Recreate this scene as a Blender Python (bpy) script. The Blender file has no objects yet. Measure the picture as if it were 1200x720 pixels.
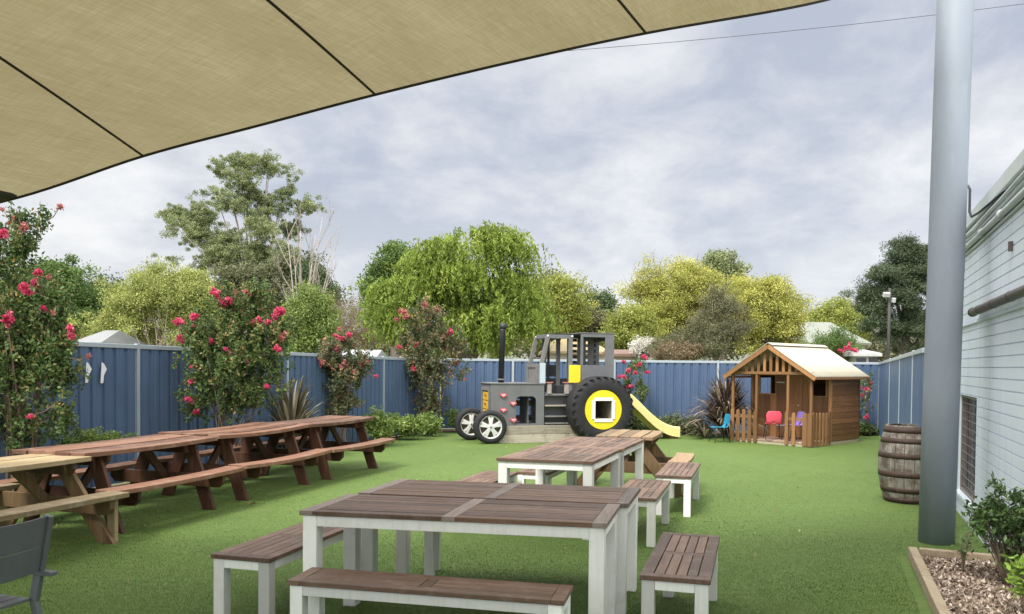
import bpy, math, random
import numpy as np
from mathutils import Vector, Matrix
random.seed(7)
RNG = np.random.default_rng(11)
C = bpy.context.scene.collection
R_ = math.radians

# ------------------------------------------------------------------ camera model
FP, CXP, CYP, H, ROLL, PITCH = 960.0, 600.0, 450.0, 1.65, 0.009, math.atan(22.0/960)
def P(px, py, Y):
    """point of the place at distance Y in the direction measured in the photograph"""
    a = (px-CXP)/FP; b = -(py-CYP)/FP
    a2 = a*math.cos(ROLL)-b*math.sin(ROLL); b2 = a*math.sin(ROLL)+b*math.cos(ROLL)
    d = (a2, math.cos(PITCH)+b2*math.sin(PITCH), -math.sin(PITCH)+b2*math.cos(PITCH))
    t = Y/d[1]
    return Vector((d[0]*t, Y, H+d[2]*t))

# ------------------------------------------------------------------ materials
def new_mat(name):
    m = bpy.data.materials.new(name); m.use_nodes = True
    nt = m.node_tree; nt.nodes.clear()
    out = nt.nodes.new('ShaderNodeOutputMaterial')
    return m, nt, out
def N(nt, typ, **kw):
    n = nt.nodes.new(typ)
    for k, v in kw.items(): setattr(n, k, v)
    return n
def rgb(c): return (c[0], c[1], c[2], 1)
def ramp(nt, fac, stops):
    r = N(nt, 'ShaderNodeValToRGB'); e = r.color_ramp.elements
    e[0].position, e[0].color = stops[0][0], rgb(stops[0][1])
    e[1].position, e[1].color = stops[-1][0], rgb(stops[-1][1])
    for p, c in stops[1:-1]:
        x = e.new(p); x.color = rgb(c)
    nt.links.new(fac, r.inputs[0]); return r.outputs[0]
def noise(nt, vec, scale, detail=4, rough=.55, dist=0):
    n = N(nt, 'ShaderNodeTexNoise'); n.inputs['Scale'].default_value = scale
    n.inputs['Detail'].default_value = detail; n.inputs['Roughness'].default_value = rough
    n.inputs['Distortion'].default_value = dist
    nt.links.new(vec, n.inputs['Vector']); return n.outputs['Fac']
def mapping(nt, vec, scale, loc=(0,0,0)):
    m = N(nt, 'ShaderNodeMapping'); m.inputs['Scale'].default_value = scale
    m.inputs['Location'].default_value = loc
    nt.links.new(vec, m.inputs['Vector']); return m.outputs[0]
def mixc(nt, fac, a, b, mode='MIX'):
    m = N(nt, 'ShaderNodeMix', data_type='RGBA', blend_type=mode)
    for s, v in ((m.inputs['Factor'], fac), (m.inputs['A'], a), (m.inputs['B'], b)):
        if hasattr(v, 'is_output'): nt.links.new(v, s)
        elif isinstance(v, (int, float)): s.default_value = v
        else: s.default_value = rgb(v)
    return m.outputs['Result']
def math_(nt, op, a, b=0.0, clamp=False):
    m = N(nt, 'ShaderNodeMath', operation=op, use_clamp=clamp)
    for s, v in ((m.inputs[0], a), (m.inputs[1], b)):
        if hasattr(v, 'is_output'): nt.links.new(v, s)
        else: s.default_value = v
    return m.outputs[0]
def tint(nt):
    a = N(nt, 'ShaderNodeAttribute', attribute_name='tint'); return a.outputs['Fac']
def finish(nt, out, col, rough=.6, bump=None, bdist=.002, bstr=.6, metallic=0, spec=.5):
    p = N(nt, 'ShaderNodeBsdfPrincipled')
    if hasattr(col, 'is_output'): nt.links.new(col, p.inputs['Base Color'])
    else: p.inputs['Base Color'].default_value = rgb(col)
    if hasattr(rough, 'is_output'): nt.links.new(rough, p.inputs['Roughness'])
    else: p.inputs['Roughness'].default_value = rough
    p.inputs['Metallic'].default_value = metallic
    p.inputs['Specular IOR Level'].default_value = spec
    if bump is not None:
        b = N(nt, 'ShaderNodeBump'); b.inputs['Distance'].default_value = bdist; b.inputs['Strength'].default_value = bstr
        nt.links.new(bump, b.inputs['Height']); nt.links.new(b.outputs[0], p.inputs['Normal'])
    nt.links.new(p.outputs[0], out.inputs['Surface']); return p

def wood(name, dark, mid, light, axis='y', rough=.6, grain=1.0, wear=None, wear_amt=.5, spec=.35):
    m, nt, out = new_mat(name)
    tc = N(nt, 'ShaderNodeTexCoord').outputs['Object']
    k = {'x': (1.2, 28, 28), 'y': (28, 1.2, 28), 'z': (28, 28, 1.2)}[axis]
    t = tint(nt)
    off = N(nt, 'ShaderNodeCombineXYZ'); s = math_(nt, 'MULTIPLY', t, 37.0)
    for i in range(3): nt.links.new(s, off.inputs[i])
    va = N(nt, 'ShaderNodeVectorMath', operation='ADD'); nt.links.new(tc, va.inputs[0]); nt.links.new(off.outputs[0], va.inputs[1])
    mp = mapping(nt, va.outputs[0], k)
    g = noise(nt, mp, 1.6, 7, .68, .7)
    g2 = noise(nt, mapping(nt, va.outputs[0], tuple(q*.22+.5 for q in k)), 1.5, 4)
    c = ramp(nt, g, [(.28, dark), (.5, mid), (.72, light)])
    c = mixc(nt, math_(nt, 'MULTIPLY', g2, .7), c, mid)
    tt = math_(nt, 'MULTIPLY', math_(nt, 'SUBTRACT', t, .5), .75)
    br = N(nt, 'ShaderNodeHueSaturation'); nt.links.new(math_(nt, 'ADD', tt, 1.0), br.inputs['Value']); nt.links.new(c, br.inputs['Color'])
    c = br.outputs[0]
    if wear:
        w = noise(nt, tc, 7.0, 8, .7)
        f = ramp(nt, w, [(.5, (0,0,0)), (.66, (1,1,1))])
        c = mixc(nt, math_(nt, 'MULTIPLY', f, wear_amt), c, wear)
    finish(nt, out, c, rough, g, .0015, .7*grain, spec=spec)
    return m
def plain(name, col, rough=.5, var=.12, scale=6, bumpsc=40, bdist=.0008, metallic=0, spec=.5, dirt=None, dirt_amt=.5, stretch=(1,1,1)):
    m, nt, out = new_mat(name)
    tc = N(nt, 'ShaderNodeTexCoord').outputs['Object']
    n = noise(nt, mapping(nt, tc, stretch), scale, 6, .6)
    c = ramp(nt, n, [(.25, tuple(x*(1-var) for x in col)), (.75, tuple(min(1, x*(1+var)) for x in col))])
    if dirt:
        w = noise(nt, mapping(nt, tc, stretch, (3,5,1)), scale*2.2, 8, .72)
        f = ramp(nt, w, [(.52, (0,0,0)), (.72, (1,1,1))])
        c = mixc(nt, math_(nt, 'MULTIPLY', f, dirt_amt), c, dirt)
    b = noise(nt, tc, bumpsc, 5)
    rr = math_(nt, 'ADD', math_(nt, 'MULTIPLY', n, .25), rough-.12)
    finish(nt, out, c, rr, b, bdist, .6, metallic, spec)
    return m
def leafmat(name, a, b, trans=.3, c3=None, rough=.55):
    m, nt, out = new_mat(name)
    t = tint(nt)
    stops = [(0.0, a), (1.0, b)] if c3 is None else [(0.0, a), (.6, b), (1.0, c3)]
    col = ramp(nt, t, stops)
    p = N(nt, 'ShaderNodeBsdfPrincipled'); nt.links.new(col, p.inputs['Base Color'])
    p.inputs['Roughness'].default_value = rough; p.inputs['Specular IOR Level'].default_value = .3
    tr = N(nt, 'ShaderNodeBsdfTranslucent'); nt.links.new(col, tr.inputs['Color'])
    mx = N(nt, 'ShaderNodeMixShader'); mx.inputs[0].default_value = trans
    nt.links.new(p.outputs[0], mx.inputs[1]); nt.links.new(tr.outputs[0], mx.inputs[2])
    nt.links.new(mx.outputs[0], out.inputs['Surface'])
    return m

# ------------------------------------------------------------------ mesh builder
class MB:
    def __init__(s): s.v = []; s.f = []; s.t = []; s.sm = []
    def add(s, vs, fs, tn=None, smooth=False):
        o = len(s.v); s.v.extend([tuple(x) for x in vs])
        if tn is None: tn = random.random()
        for f in fs:
            s.f.append([i+o for i in f]); s.t.append(tn); s.sm.append(smooth)
        return s
    def box(s, c, d, M=None, tn=None):
        hx, hy, hz = d[0]/2, d[1]/2, d[2]/2
        vs = [Vector((x, y, z)) for x in (-hx, hx) for y in (-hy, hy) for z in (-hz, hz)]
        if M is not None: vs = [M @ v for v in vs]
        vs = [v+Vector(c) for v in vs]
        return s.add(vs, [(0,1,3,2), (4,6,7,5), (0,4,5,1), (2,3,7,6), (0,2,6,4), (1,5,7,3)], tn)
    def span(s, a, b, tn=None):
        return s.box([(a[i]+b[i])/2 for i in range(3)], [abs(b[i]-a[i]) for i in range(3)], None, tn)
    def beam(s, p0, p1, w, t, side=(0,1,0), tn=None):
        """board from p0 to p1; t is its thickness along side, w the other width"""
        p0, p1 = Vector(p0), Vector(p1); d = (p1-p0); L = d.length; d.normalize()
        sd = Vector(side); sd = (sd-d*sd.dot(d)).normalized(); u = d.cross(sd)
        vs = []
        for k in (0, L):
            for a, b in ((-1,-1), (1,-1), (1,1), (-1,1)): vs.append(p0+d*k+sd*(a*t/2)+u*(b*w/2))
        return s.add(vs, [(3,2,1,0), (4,5,6,7), (0,1,5,4), (1,2,6,5), (2,3,7,6), (3,0,4,7)], tn)
    def tube(s, pts, rads, n=8, tn=None, cap=True, closed=False):
        pts = [Vector(p) for p in pts]
        if isinstance(rads, (int, float)): rads = [rads]*len(pts)
        vs = []; fs = []; u = None; m = len(pts)
        for i, p in enumerate(pts):
            if closed: d = pts[(i+1) % m]-pts[i-1]
            else: d = pts[min(i+1, m-1)]-pts[max(i-1, 0)]
            if d.length < 1e-9: d = Vector((0,0,1))
            d.normalize()
            if u is None: u = d.orthogonal().normalized()
            else:
                u = u-d*u.dot(d)
                u = u.normalized() if u.length > 1e-6 else d.orthogonal().normalized()
            w = d.cross(u)
            for k in range(n):
                a = 2*math.pi*k/n; vs.append(p+(u*math.cos(a)+w*math.sin(a))*rads[i])
        rng = m if closed else m-1
        for i in range(rng):
            j = (i+1) % m
            for k in range(n):
                k2 = (k+1) % n; fs.append((i*n+k, i*n+k2, j*n+k2, j*n+k))
        if cap and not closed:
            fs.append(tuple(range(n))[::-1]); fs.append(tuple((m-1)*n+k for k in range(n)))
        return s.add(vs, fs, tn, True)
    def lathe(s, prof, c=(0,0,0), axis='z', n=32, tn=None, smooth=True, M=None):
        """prof: (radius, height) pairs, revolved"""
        vs = []; fs = []
        for r, h in prof:
            for k in range(n):
                a = 2*math.pi*k/n; x, y = r*math.cos(a), r*math.sin(a)
                v = {'z': (x, y, h), 'y': (x, h, y), 'x': (h, x, y)}[axis]
                v = Vector(v)
                if M is not None: v = M @ v
                vs.append(v+Vector(c))
        for i in range(len(prof)-1):
            for k in range(n):
                k2 = (k+1) % n; fs.append((i*n+k, i*n+k2, (i+1)*n+k2, (i+1)*n+k))
        return s.add(vs, fs, tn, smooth)
    def prism(s, poly, o, ex, ey, ez, tn=None):
        """polygon in the ex,ey plane at o, extruded along ez (full vector)"""
        o, ex, ey, ez = Vector(o), Vector(ex), Vector(ey), Vector(ez); n = len(poly)
        a = [o+ex*x+ey*y for x, y in poly]; b = [v+ez for v in a]
        fs = [tuple(range(n))[::-1], tuple(range(n, 2*n))]+[(i, (i+1) % n, n+(i+1) % n, n+i) for i in range(n)]
        return s.add(a+b, fs, tn)
    def build(s, name, m, parent=None, bevel=0, skew=0, off=None):
        vs = s.v
        if skew: vs = [(x+y*skew, y, z) for x, y, z in vs]
        if off is not None: vs = [(x-off[0], y-off[1], z-off[2]) for x, y, z in vs]
        me = bpy.data.meshes.new(name); me.from_pydata(vs, [], s.f)
        at = me.attributes.new('tint', 'FLOAT', 'FACE'); at.data.foreach_set('value', s.t)
        me.polygons.foreach_set('use_smooth', s.sm)
        me.materials.append(m); me.update()
        o = bpy.data.objects.new(name, me); C.objects.link(o)
        if parent: o.parent = parent
        if bevel:
            b = o.modifiers.new('bevel', 'BEVEL'); b.width = bevel; b.segments = 2; b.limit_method = 'ANGLE'; b.angle_limit = R_(40)
        return o

def tag(o, label=None, cat=None, group=None, kind=None):
    if label: o['label'] = label
    if cat: o['category'] = cat
    if group: o['group'] = group
    if kind: o['kind'] = kind
    return o
def thing(name, label, cat, loc=(0,0,0), rz=0, group=None):
    o = bpy.data.objects.new(name, None); C.objects.link(o); o.empty_display_size = .2
    o.location = loc; o.rotation_euler = (0, 0, rz)
    return tag(o, label, cat, group)
def struct(name, mb, m, label=None, cat=None): 
    o = mb.build(name, m); tag(o, label or name.replace('_', ' '), cat or name.replace('_', ' '), None, 'structure'); return o
def dup(root, loc, rz, label, group=None):
    r = root.copy(); C.objects.link(r); r.location = loc; r.rotation_euler = (0, 0, rz); r['label'] = label
    if group: r['group'] = group
    for ch in list(root.children):
        c = ch.copy(); C.objects.link(c); c.parent = r
        for g in list(ch.children):
            d = g.copy(); C.objects.link(d); d.parent = c
    return r

# quads given as numpy (N,4,3)
def quad_obj(name, Q, T, m, parent=None, off=None):
    n = len(Q); k = Q.shape[1]
    V = Q.reshape(-1, 3).astype(np.float32)
    if off is not None: V = V-np.array(off, dtype=np.float32)
    me = bpy.data.meshes.new(name)
    me.vertices.add(n*k); me.vertices.foreach_set('co', V.ravel())
    me.loops.add(n*k); me.loops.foreach_set('vertex_index', np.arange(n*k, dtype=np.int32))
    me.polygons.add(n); me.polygons.foreach_set('loop_start', np.arange(0, n*k, k, dtype=np.int32))
    try: me.polygons.foreach_set('loop_total', np.full(n, k, dtype=np.int32))
    except Exception: pass
    at = me.attributes.new('tint', 'FLOAT', 'FACE'); at.data.foreach_set('value', np.clip(T, 0, 1).astype(np.float32))
    me.materials.append(m); me.update(calc_edges=True); me.validate()
    o = bpy.data.objects.new(name, me); C.objects.link(o)
    if parent: o.parent = parent
    return o
def unit(n, rng=RNG):
    v = rng.normal(size=(n, 3)); return v/np.linalg.norm(v, axis=1, keepdims=True)
def leaves(Pn, L, W, rng=RNG, axis=None, spread=1.0, up=0.0):
    """diamond leaves centred on Pn"""
    n = len(Pn)
    a = unit(n, rng)
    if axis is not None: a = axis+a*spread; a /= np.linalg.norm(a, axis=1, keepdims=True)
    b = unit(n, rng); 
    if up: b = b*(1-up)
    nrm = b+np.array([0, 0, up]); w = np.cross(a, nrm); w /= np.linalg.norm(w, axis=1, keepdims=True)+1e-9
    s = rng.uniform(.7, 1.3, (n, 1))
    a = a*L*s*.5; w = w*W*s*.5
    return np.stack([Pn-a, Pn+w+a*.1, Pn+a, Pn-w+a*.1], axis=1)
def shell_subs(blobs, nsub, rng, lo=.55, hi=1.0, bottom=-.8):
    wts = np.array([b[3]*b[5]+b[3]*b[4] for b in blobs]); wts = wts/wts.sum()
    idx = rng.choice(len(blobs), nsub, p=wts)
    B = np.array(blobs)[idx]
    d = unit(nsub, rng); d[:, 2] = np.where(d[:, 2] < bottom, -d[:, 2], d[:, 2])
    r = rng.uniform(lo, hi, (nsub, 1))
    return B[:, :3]+d*r*B[:, 3:6], d, idx
def foliage(blobs, nsub, nleaf, sub_r, L, W, rng, flat=.75, lo=.55, tvar=.22, zt=.0, up=.25, axis=None, spread=1.0, hi=1.0, ms=1.15):
    nm = max(14, nsub//6); mo, d, idx = shell_subs(blobs, nm, rng, lo, hi)
    mk = rng.integers(0, nm, nsub); sc = mo[mk]+rng.normal(size=(nsub, 3))*sub_r*ms*np.array([1, 1, flat]); mtn = rng.uniform(0, 1, nm)
    sub_r = sub_r*rng.uniform(.5, 1.3, (nsub, 1))
    st = rng.uniform(0, 1, nsub)*.32+mtn[mk]*.38+.1
    k = rng.integers(0, nsub, nleaf)
    g = unit(nleaf, rng)*(rng.uniform(0, 1, (nleaf, 1))**.42)*1.75*sub_r[k]*np.array([1, 1, flat])+rng.normal(size=(nleaf, 3))*sub_r[k]*.22
    Pn = sc[k]+g
    T = st[k]+rng.normal(size=nleaf)*tvar*.35
    return leaves(Pn, L, W, rng, axis, spread, up), T
def px_blobs(lst, Y, depth=.8):
    out = []
    for b in lst:
        dY = b[4] if len(b) > 4 else 0
        y = Y+dY; c = P(b[0], b[1], y); s = y/FP
        out.append((c.x, c.y, c.z, b[2]*s, max(b[2], b[3])*s*depth, b[3]*s))
    return out
def bez(a, b, c, n=6):
    a, b, c = Vector(a), Vector(b), Vector(c)
    return [a*(1-t)**2+b*2*t*(1-t)+c*t*t for t in [i/(n-1) for i in range(n)]]
def limbs(mb, base, targets, r0, fork=.35, n=7, wob=.25, seed=0):
    rr = random.Random(seed); base = Vector(base)
    for t in targets:
        t = Vector(t); mid = base.lerp(t, .45); mid.z += (t.z-base.z)*.12
        mid += Vector((rr.uniform(-1,1), rr.uniform(-1,1), 0))*wob*(t-base).length*.2
        pts = bez(base, Vector((base.x+(mid.x-base.x)*.55, base.y+(mid.y-base.y)*.55, mid.z)), t, n)
        mb.tube(pts, [r0*(1-.85*i/(n-1))*rr.uniform(.85, 1.1) for i in range(n)], 6)
def twigs(mb, p, d, L, r, depth, rr, spread=.5, kids=3, up=.15):
    p = Vector(p); d = Vector(d).normalized()
    e = p+d*L; m = p+d*L*.5+Vector((rr.uniform(-1,1), rr.uniform(-1,1), rr.uniform(-1,1)))*L*.06
    mb.tube([p, m, e], [r, r*.8, r*.6], 5 if depth > 1 else 4, cap=False)
    if depth == 0: return
    for k in range(kids):
        nd = d+Vector((rr.uniform(-1,1), rr.uniform(-1,1), rr.uniform(-.6,1)))*spread+Vector((0,0,up))
        st = m.lerp(e, rr.uniform(0, 1)) if k else e
        twigs(mb, st, nd, L*rr.uniform(.55, .85), r*.55, depth-1, rr, spread, kids, up)

# ------------------------------------------------------------------ materials in use
M = {}
M['bark'] = plain('bark', (.12, .10, .085), .85, .3, 9, 60, .006, stretch=(1,1,.3))
M['gumbark'] = plain('pale_bark', (.42, .37, .32), .7, .3, 5, 40, .003, stretch=(1,1,.3), dirt=(.17,.13,.10))
M['twig'] = plain('twig', (.30, .24, .20), .8, .2, 8)
M['stem'] = plain('stem', (.17, .12, .09), .8, .3, 12, stretch=(1,1,.3))
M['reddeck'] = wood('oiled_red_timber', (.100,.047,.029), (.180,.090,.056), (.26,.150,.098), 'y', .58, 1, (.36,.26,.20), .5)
M['reddeck_leg'] = wood('oiled_red_timber_frame', (.045,.019,.011), (.085,.038,.022), (.130,.065,.040), 'z', .6)  # darker than the tops: shade under the tables put into the colour
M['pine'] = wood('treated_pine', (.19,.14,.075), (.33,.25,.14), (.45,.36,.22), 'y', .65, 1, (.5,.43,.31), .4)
M['pine2'] = wood('brown_pine', (.15,.095,.05), (.25,.17,.095), (.34,.25,.16), 'y', .65, 1, (.38,.3,.2), .4)
M['pine_leg'] = wood('treated_pine_frame', (.085,.050,.024), (.15,.095,.046), (.24,.16,.09), 'z', .65)  # frame copy of the pine, underside shade carried in its darker colour
M['acacia_x'] = wood('weathered_acacia_crosswise', (.066,.035,.021), (.125,.070,.042), (.21,.132,.088), 'x', .5, 1.2, (.27,.21,.19), .3)
M['acacia_y'] = wood('weathered_acacia_lengthwise', (.080,.046,.031), (.150,.092,.063), (.24,.163,.118), 'y', .5, 1.2, (.30,.23,.21), .35)
M['acacia_lt'] = wood('faded_acacia_batten', (.13,.098,.080), (.225,.178,.150), (.32,.26,.225), 'y', .55, 1.2, (.34,.29,.26), .4)
M['white'] = wood('white_washed_timber', (.68,.68,.64), (.80,.80,.765), (.85,.85,.82), 'z', .55, .7, (.50,.46,.42), .22)
M['fence'] = None
M['rail'] = plain('pale_steel_rail', (.40,.46,.50), .45, .06, 3, 50, .0004, metallic=.2)
M['pole'] = plain('painted_grey_steel', (.225,.255,.295), .6, .10, 2.2, 60, .0006, spec=.5, dirt=(.31,.35,.39), dirt_amt=.35, stretch=(1.5,1.5,.35))

# ------------------------------------------------------------------ the setting: ground
def turf_material():
    m, nt, out = new_mat('artificial_turf')
    tc = N(nt, 'ShaderNodeTexCoord').outputs['Object']
    big = noise(nt, tc, .55, 3, .5); mid = noise(nt, mapping(nt, tc, (1, 2.6, 1)), 5.5, 6, .65); fine = noise(nt, tc, 150, 3, .6)
    f = math_(nt, 'ADD', math_(nt, 'MULTIPLY', big, .25), math_(nt, 'ADD', math_(nt, 'MULTIPLY', mid, .45), math_(nt, 'MULTIPLY', fine, .35)))
    c = ramp(nt, f, [(.34, (.068,.116,.027)), (.52, (.108,.170,.040)), (.70, (.148,.216,.058))])
    finish(nt, out, c, .75, fine, .012, .8, spec=.25); return m
M['turf'] = turf_material()
M['blade'] = leafmat('turf_blade', (.076,.130,.029), (.130,.205,.047), .4, (.21,.29,.09), .5)
# fence lines (plan)
def left_fence_x(y): return -5.1+(y-11.2)*.3475
def wall_x(y): return .4*y+1.39
CL = Vector((-1.83, 20.8)); CR = Vector((9.34, 20.8))

def outer_ground():
    m, nt, out = new_mat('dry_paddock_grass')
    tc = N(nt, 'ShaderNodeTexCoord').outputs['Object']
    n = noise(nt, tc, .12, 8, .65)
    c = ramp(nt, n, [(.3, (.07,.09,.03)), (.5, (.12,.13,.05)), (.7, (.20,.17,.09))])
    finish(nt, out, c, .9, noise(nt, tc, 9, 4), .05, .6); return m
mb = MB(); mb.add([(-1500,-300,-.03), (1500,-300,-.03), (1500,2600,-.03), (-1500,2600,-.03)], [(0,1,2,3)])
struct('ground', mb, outer_ground(), 'dry grass ground beyond the fences', 'ground')
mb = MB(); mb.add([(-9.5,-3,0), (left_fence_x(-3)-.0,-3,0)], [])
mb = MB()
mb.add([(left_fence_x(-3),-3,0), (wall_x(-3),-3,0), (wall_x(10.6),10.6,0), (wall_x(10.6)-.37,10.6,0), (CR.x,CR.y,0), (CL.x,CL.y,0)], [(0,1,2,3,4,5)])
struct('lawn', mb, M['turf'], 'green artificial turf lawn of the yard', 'lawn')
# turf blades, denser close to the camera
def turf_blades():
    rng = np.random.default_rng(5); n = 700000
    u = rng.uniform(0, 1, n); y = 3.2/(1-u*(1-3.2/14.5))         # density falls with distance squared
    x = rng.uniform(-.68, .68, n)*y
    keep = (rng.uniform(0, 1, n) < np.clip((14.5-y)/9.5, 0, 1)) & (x > -5.1+(y-11.2)*.3475+.3) & (x < .4*y+1.39-.02)
    bedx = 3.50-(7.1-y)*.38
    keep &= ~((y < 7.15) & (x > bedx-.12))
    x, y = x[keep], y[keep]; n = len(x)
    ang = .9*np.sin(x*2.1+1.3*np.sin(y*1.7))+.8*np.sin(y*2.6+x*.7)+rng.normal(size=n)*.9
    h = rng.uniform(.006, .014, n); w = .0011+.0004*y
    lean = rng.uniform(.3, 1.1, n)*h
    b = np.stack([x, y, np.zeros(n)+.001], 1)
    side = np.stack([np.cos(ang+1.57), np.sin(ang+1.57), np.zeros(n)], 1)*w[:, None]*.5
    tip = b+np.stack([np.cos(ang)*lean, np.sin(ang)*lean, h], 1)
    Q = np.stack([b-side, b+side, tip], 1)
    T = .42+.15*np.sin(x*1.3+np.sin(y*.9)*2)+.12*np.sin(y*3.1+x*1.9)*np.sin(x*.6+.4)+rng.normal(size=n)*.09
    o = quad_obj('turf', Q, T, M['blade'])
    tag(o, 'short green blades of artificial turf', 'turf', None, 'stuff')
turf_blades()

# hills far off
mh = plain('distant_hillside', (.13,.14,.10), .95, .25, .01, 1, .1)
mb = MB(); xs = list(range(-900, 901, 30)); vs = []
for x in xs:
    h = 26+9*math.sin(x*.006+1)+5*math.sin(x*.017)
    vs += [(x, 600, -1), (x, 700, h*.6), (x, 850, h), (x, 1100, -1)]
fs = []
for i in range(len(xs)-1):
    for k in range(3): fs.append((i*4+k, i*4+4+k, i*4+5+k, i*4+1+k))
mb.add(vs, fs, .5, True); struct('hills', mb, mh, 'low distant hills on the horizon', 'hills')

# garden beds along the fences
mulch_bed = plain('garden_soil_and_bark', (.13,.085,.055), .95, .45, 18, 50, .02)
mb = MB()
L0 = (left_fence_x(5.5)+.02, 5.5, .03)
mb.add([(left_fence_x(5.5)+.02,5.5,.012), (left_fence_x(5.5)+.75,5.5,.012), (-2.55,19.6,.012), (-1.6,19.9,.012), (8.55,19.95,.012), (CR.x-.03,CR.y-.05,.012), (CL.x+.03,CL.y-.03,.012)], [(0,1,2,3,4,5,6)])
struct('garden_strip', mb, mulch_bed, 'brown mulched garden strip in front of the blue fence', 'garden bed')

# ------------------------------------------------------------------ fences
def fence_mat():
    m, nt, out = new_mat('blue_steel_sheet')
    tc = N(nt, 'ShaderNodeTexCoord').outputs['Object']
    n = noise(nt, mapping(nt, tc, (1.2, 1.2, .5)), 2.2, 6, .6)
    c = ramp(nt, n, [(.3, (.068,.110,.190)), (.7, (.090,.142,.240))])
    w = noise(nt, mapping(nt, tc, (30, 30, .6)), 1.0, 6, .7); f = ramp(nt, w, [(.55, (0,0,0)), (.75, (1,1,1))])
    c = mixc(nt, math_(nt, 'MULTIPLY', f, .22), c, (.12,.15,.22))
    finish(nt, out, c, .5, noise(nt, tc, 25, 3), .001, .4, spec=.4); return m
M['fence'] = fence_mat()
def fence(name, a, b, posts, h0, h1, label, rib=.2, marks=False):
    a, b = Vector(a), Vector(b); d = (b-a); L = d.length; d.normalize()
    root = thing(name, label, 'fence', (a.x, a.y, 0), math.atan2(d.y, d.x), 'blue steel fences round the yard')
    hh = lambda s: h0+(h1-h0)*s/L
    ps = [0]+sorted((Vector(p)-a).dot(d) for p in posts)+[L]
    for i in range(len(ps)-1):
        s0, s1 = ps[i]+.03, ps[i+1]-.03
        if s1-s0 < .1: continue
        prof = []; s = s0
        nrib = max(1, round((s1-s0)/rib)); w = (s1-s0)/nrib
        for k in range(nrib):
            q = s0+k*w
            prof += [(q, 0), (q+w*.10, 0), (q+w*.17, -.026), (q+w*.42, -.026), (q+w*.47, -.020), (q+w*.52, -.026), (q+w*.83, -.026), (q+w*.90, 0)]
        prof.append((s1, 0))
        vs = []; fs = []
        for x, y in prof: vs += [(x, y, .03), (x, y, hh(x)-.05)]
        for k in range(len(prof)-1): fs.append((2*k, 2*k+2, 2*k+3, 2*k+1))
        m2 = MB(); m2.add(vs, fs, .5); o = m2.build('panel', M['fence'], root)
        sm = o.modifiers.new('thick', 'SOLIDIFY'); sm.thickness = .003
        m2 = MB(); m2.add([(s0,-.038,hh(s0)-.06), (s1,-.038,hh(s1)-.06), (s1,.03,hh(s1)-.06), (s0,.03,hh(s0)-.06), (s0,-.038,hh(s0)), (s1,-.038,hh(s1)), (s1,.03,hh(s1)), (s0,.03,hh(s0))],
               [(0,1,5,4), (1,2,6,5), (2,3,7,6), (3,0,4,7), (4,5,6,7), (3,2,1,0)], .5)
        m2.build('top_rail', M['rail'], root, .006)
    for s in ps[1:-1] if len(ps) > 2 else []:
        m2 = MB(); m2.span((s-.027, -.034, 0), (s+.027, .03, hh(s)+.012), .5); m2.build('post', M['rail'], root, .005)
    return root, hh
lf, lh = fence('steel_fence', (left_fence_x(-3), -3), (CL.x, CL.y), [(left_fence_x(y), y) for y in (1.1, 4.5, 7.85, 11.2, 14.5, 17.9)], 2.05, 1.77,
      'long blue corrugated fence behind the dark red picnic tables', .19)
pk = lambda px: (px-600)/960*20.8
fence('steel_fence', (CL.x, CL.y), (CR.x, CR.y), [(pk(x), 20.8) for x in (601, 720, 841, 960)], 1.80, 1.80,
      'blue corrugated fence across the back behind the play tractor and cubby house', .215)
ry = lambda px: 1.02/((px-600)/960-.4)
ya, yb = 20.75, 9.75
fence('steel_fence', (.4*ya+1.02, ya), (.4*yb+1.02, yb), [(.4*y+1.02, y) for y in (16.35, 13.6, 11.2)][::-1], 1.80, 1.90,
      'short blue fence on the right between the cubby house corner and the white brick wall', .2)
# torn white paper strips on the left fence (a part of it)
mw = plain('white_paper_strip', (.75,.76,.78), .7, .05)
for s0, z0, hgt in ((0, 1.42, .26), (.10, 1.42, .27)):
    mb = MB(); pts = [(0,0), (.02,-.02), (.045,-.09), (.02,-.17), (.012,-hgt), (-.012,-hgt), (-.004,-.1)]
    # on the fence near the left-most visible post
    dv = Vector((.3282, .9446)); base = Vector((left_fence_x(10.34), 10.34))+dv*s0*2.4; nv = Vector((.9446, -.3282))
    mb.prism(pts, (base.x+nv.x*.034, base.y+nv.y*.034, z0+.22), (dv.x*1.8, dv.y*1.8, 0), (0,0,1), (nv.x*.002, nv.y*.002, 0), .5)
    o = mb.build('paper_strip', mw)
    inv = (Matrix.Translation(lf.location) @ Matrix.Rotation(lf.rotation_euler.z, 4, 'Z')).inverted()
    o.data.transform(inv); o.parent = lf

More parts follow.
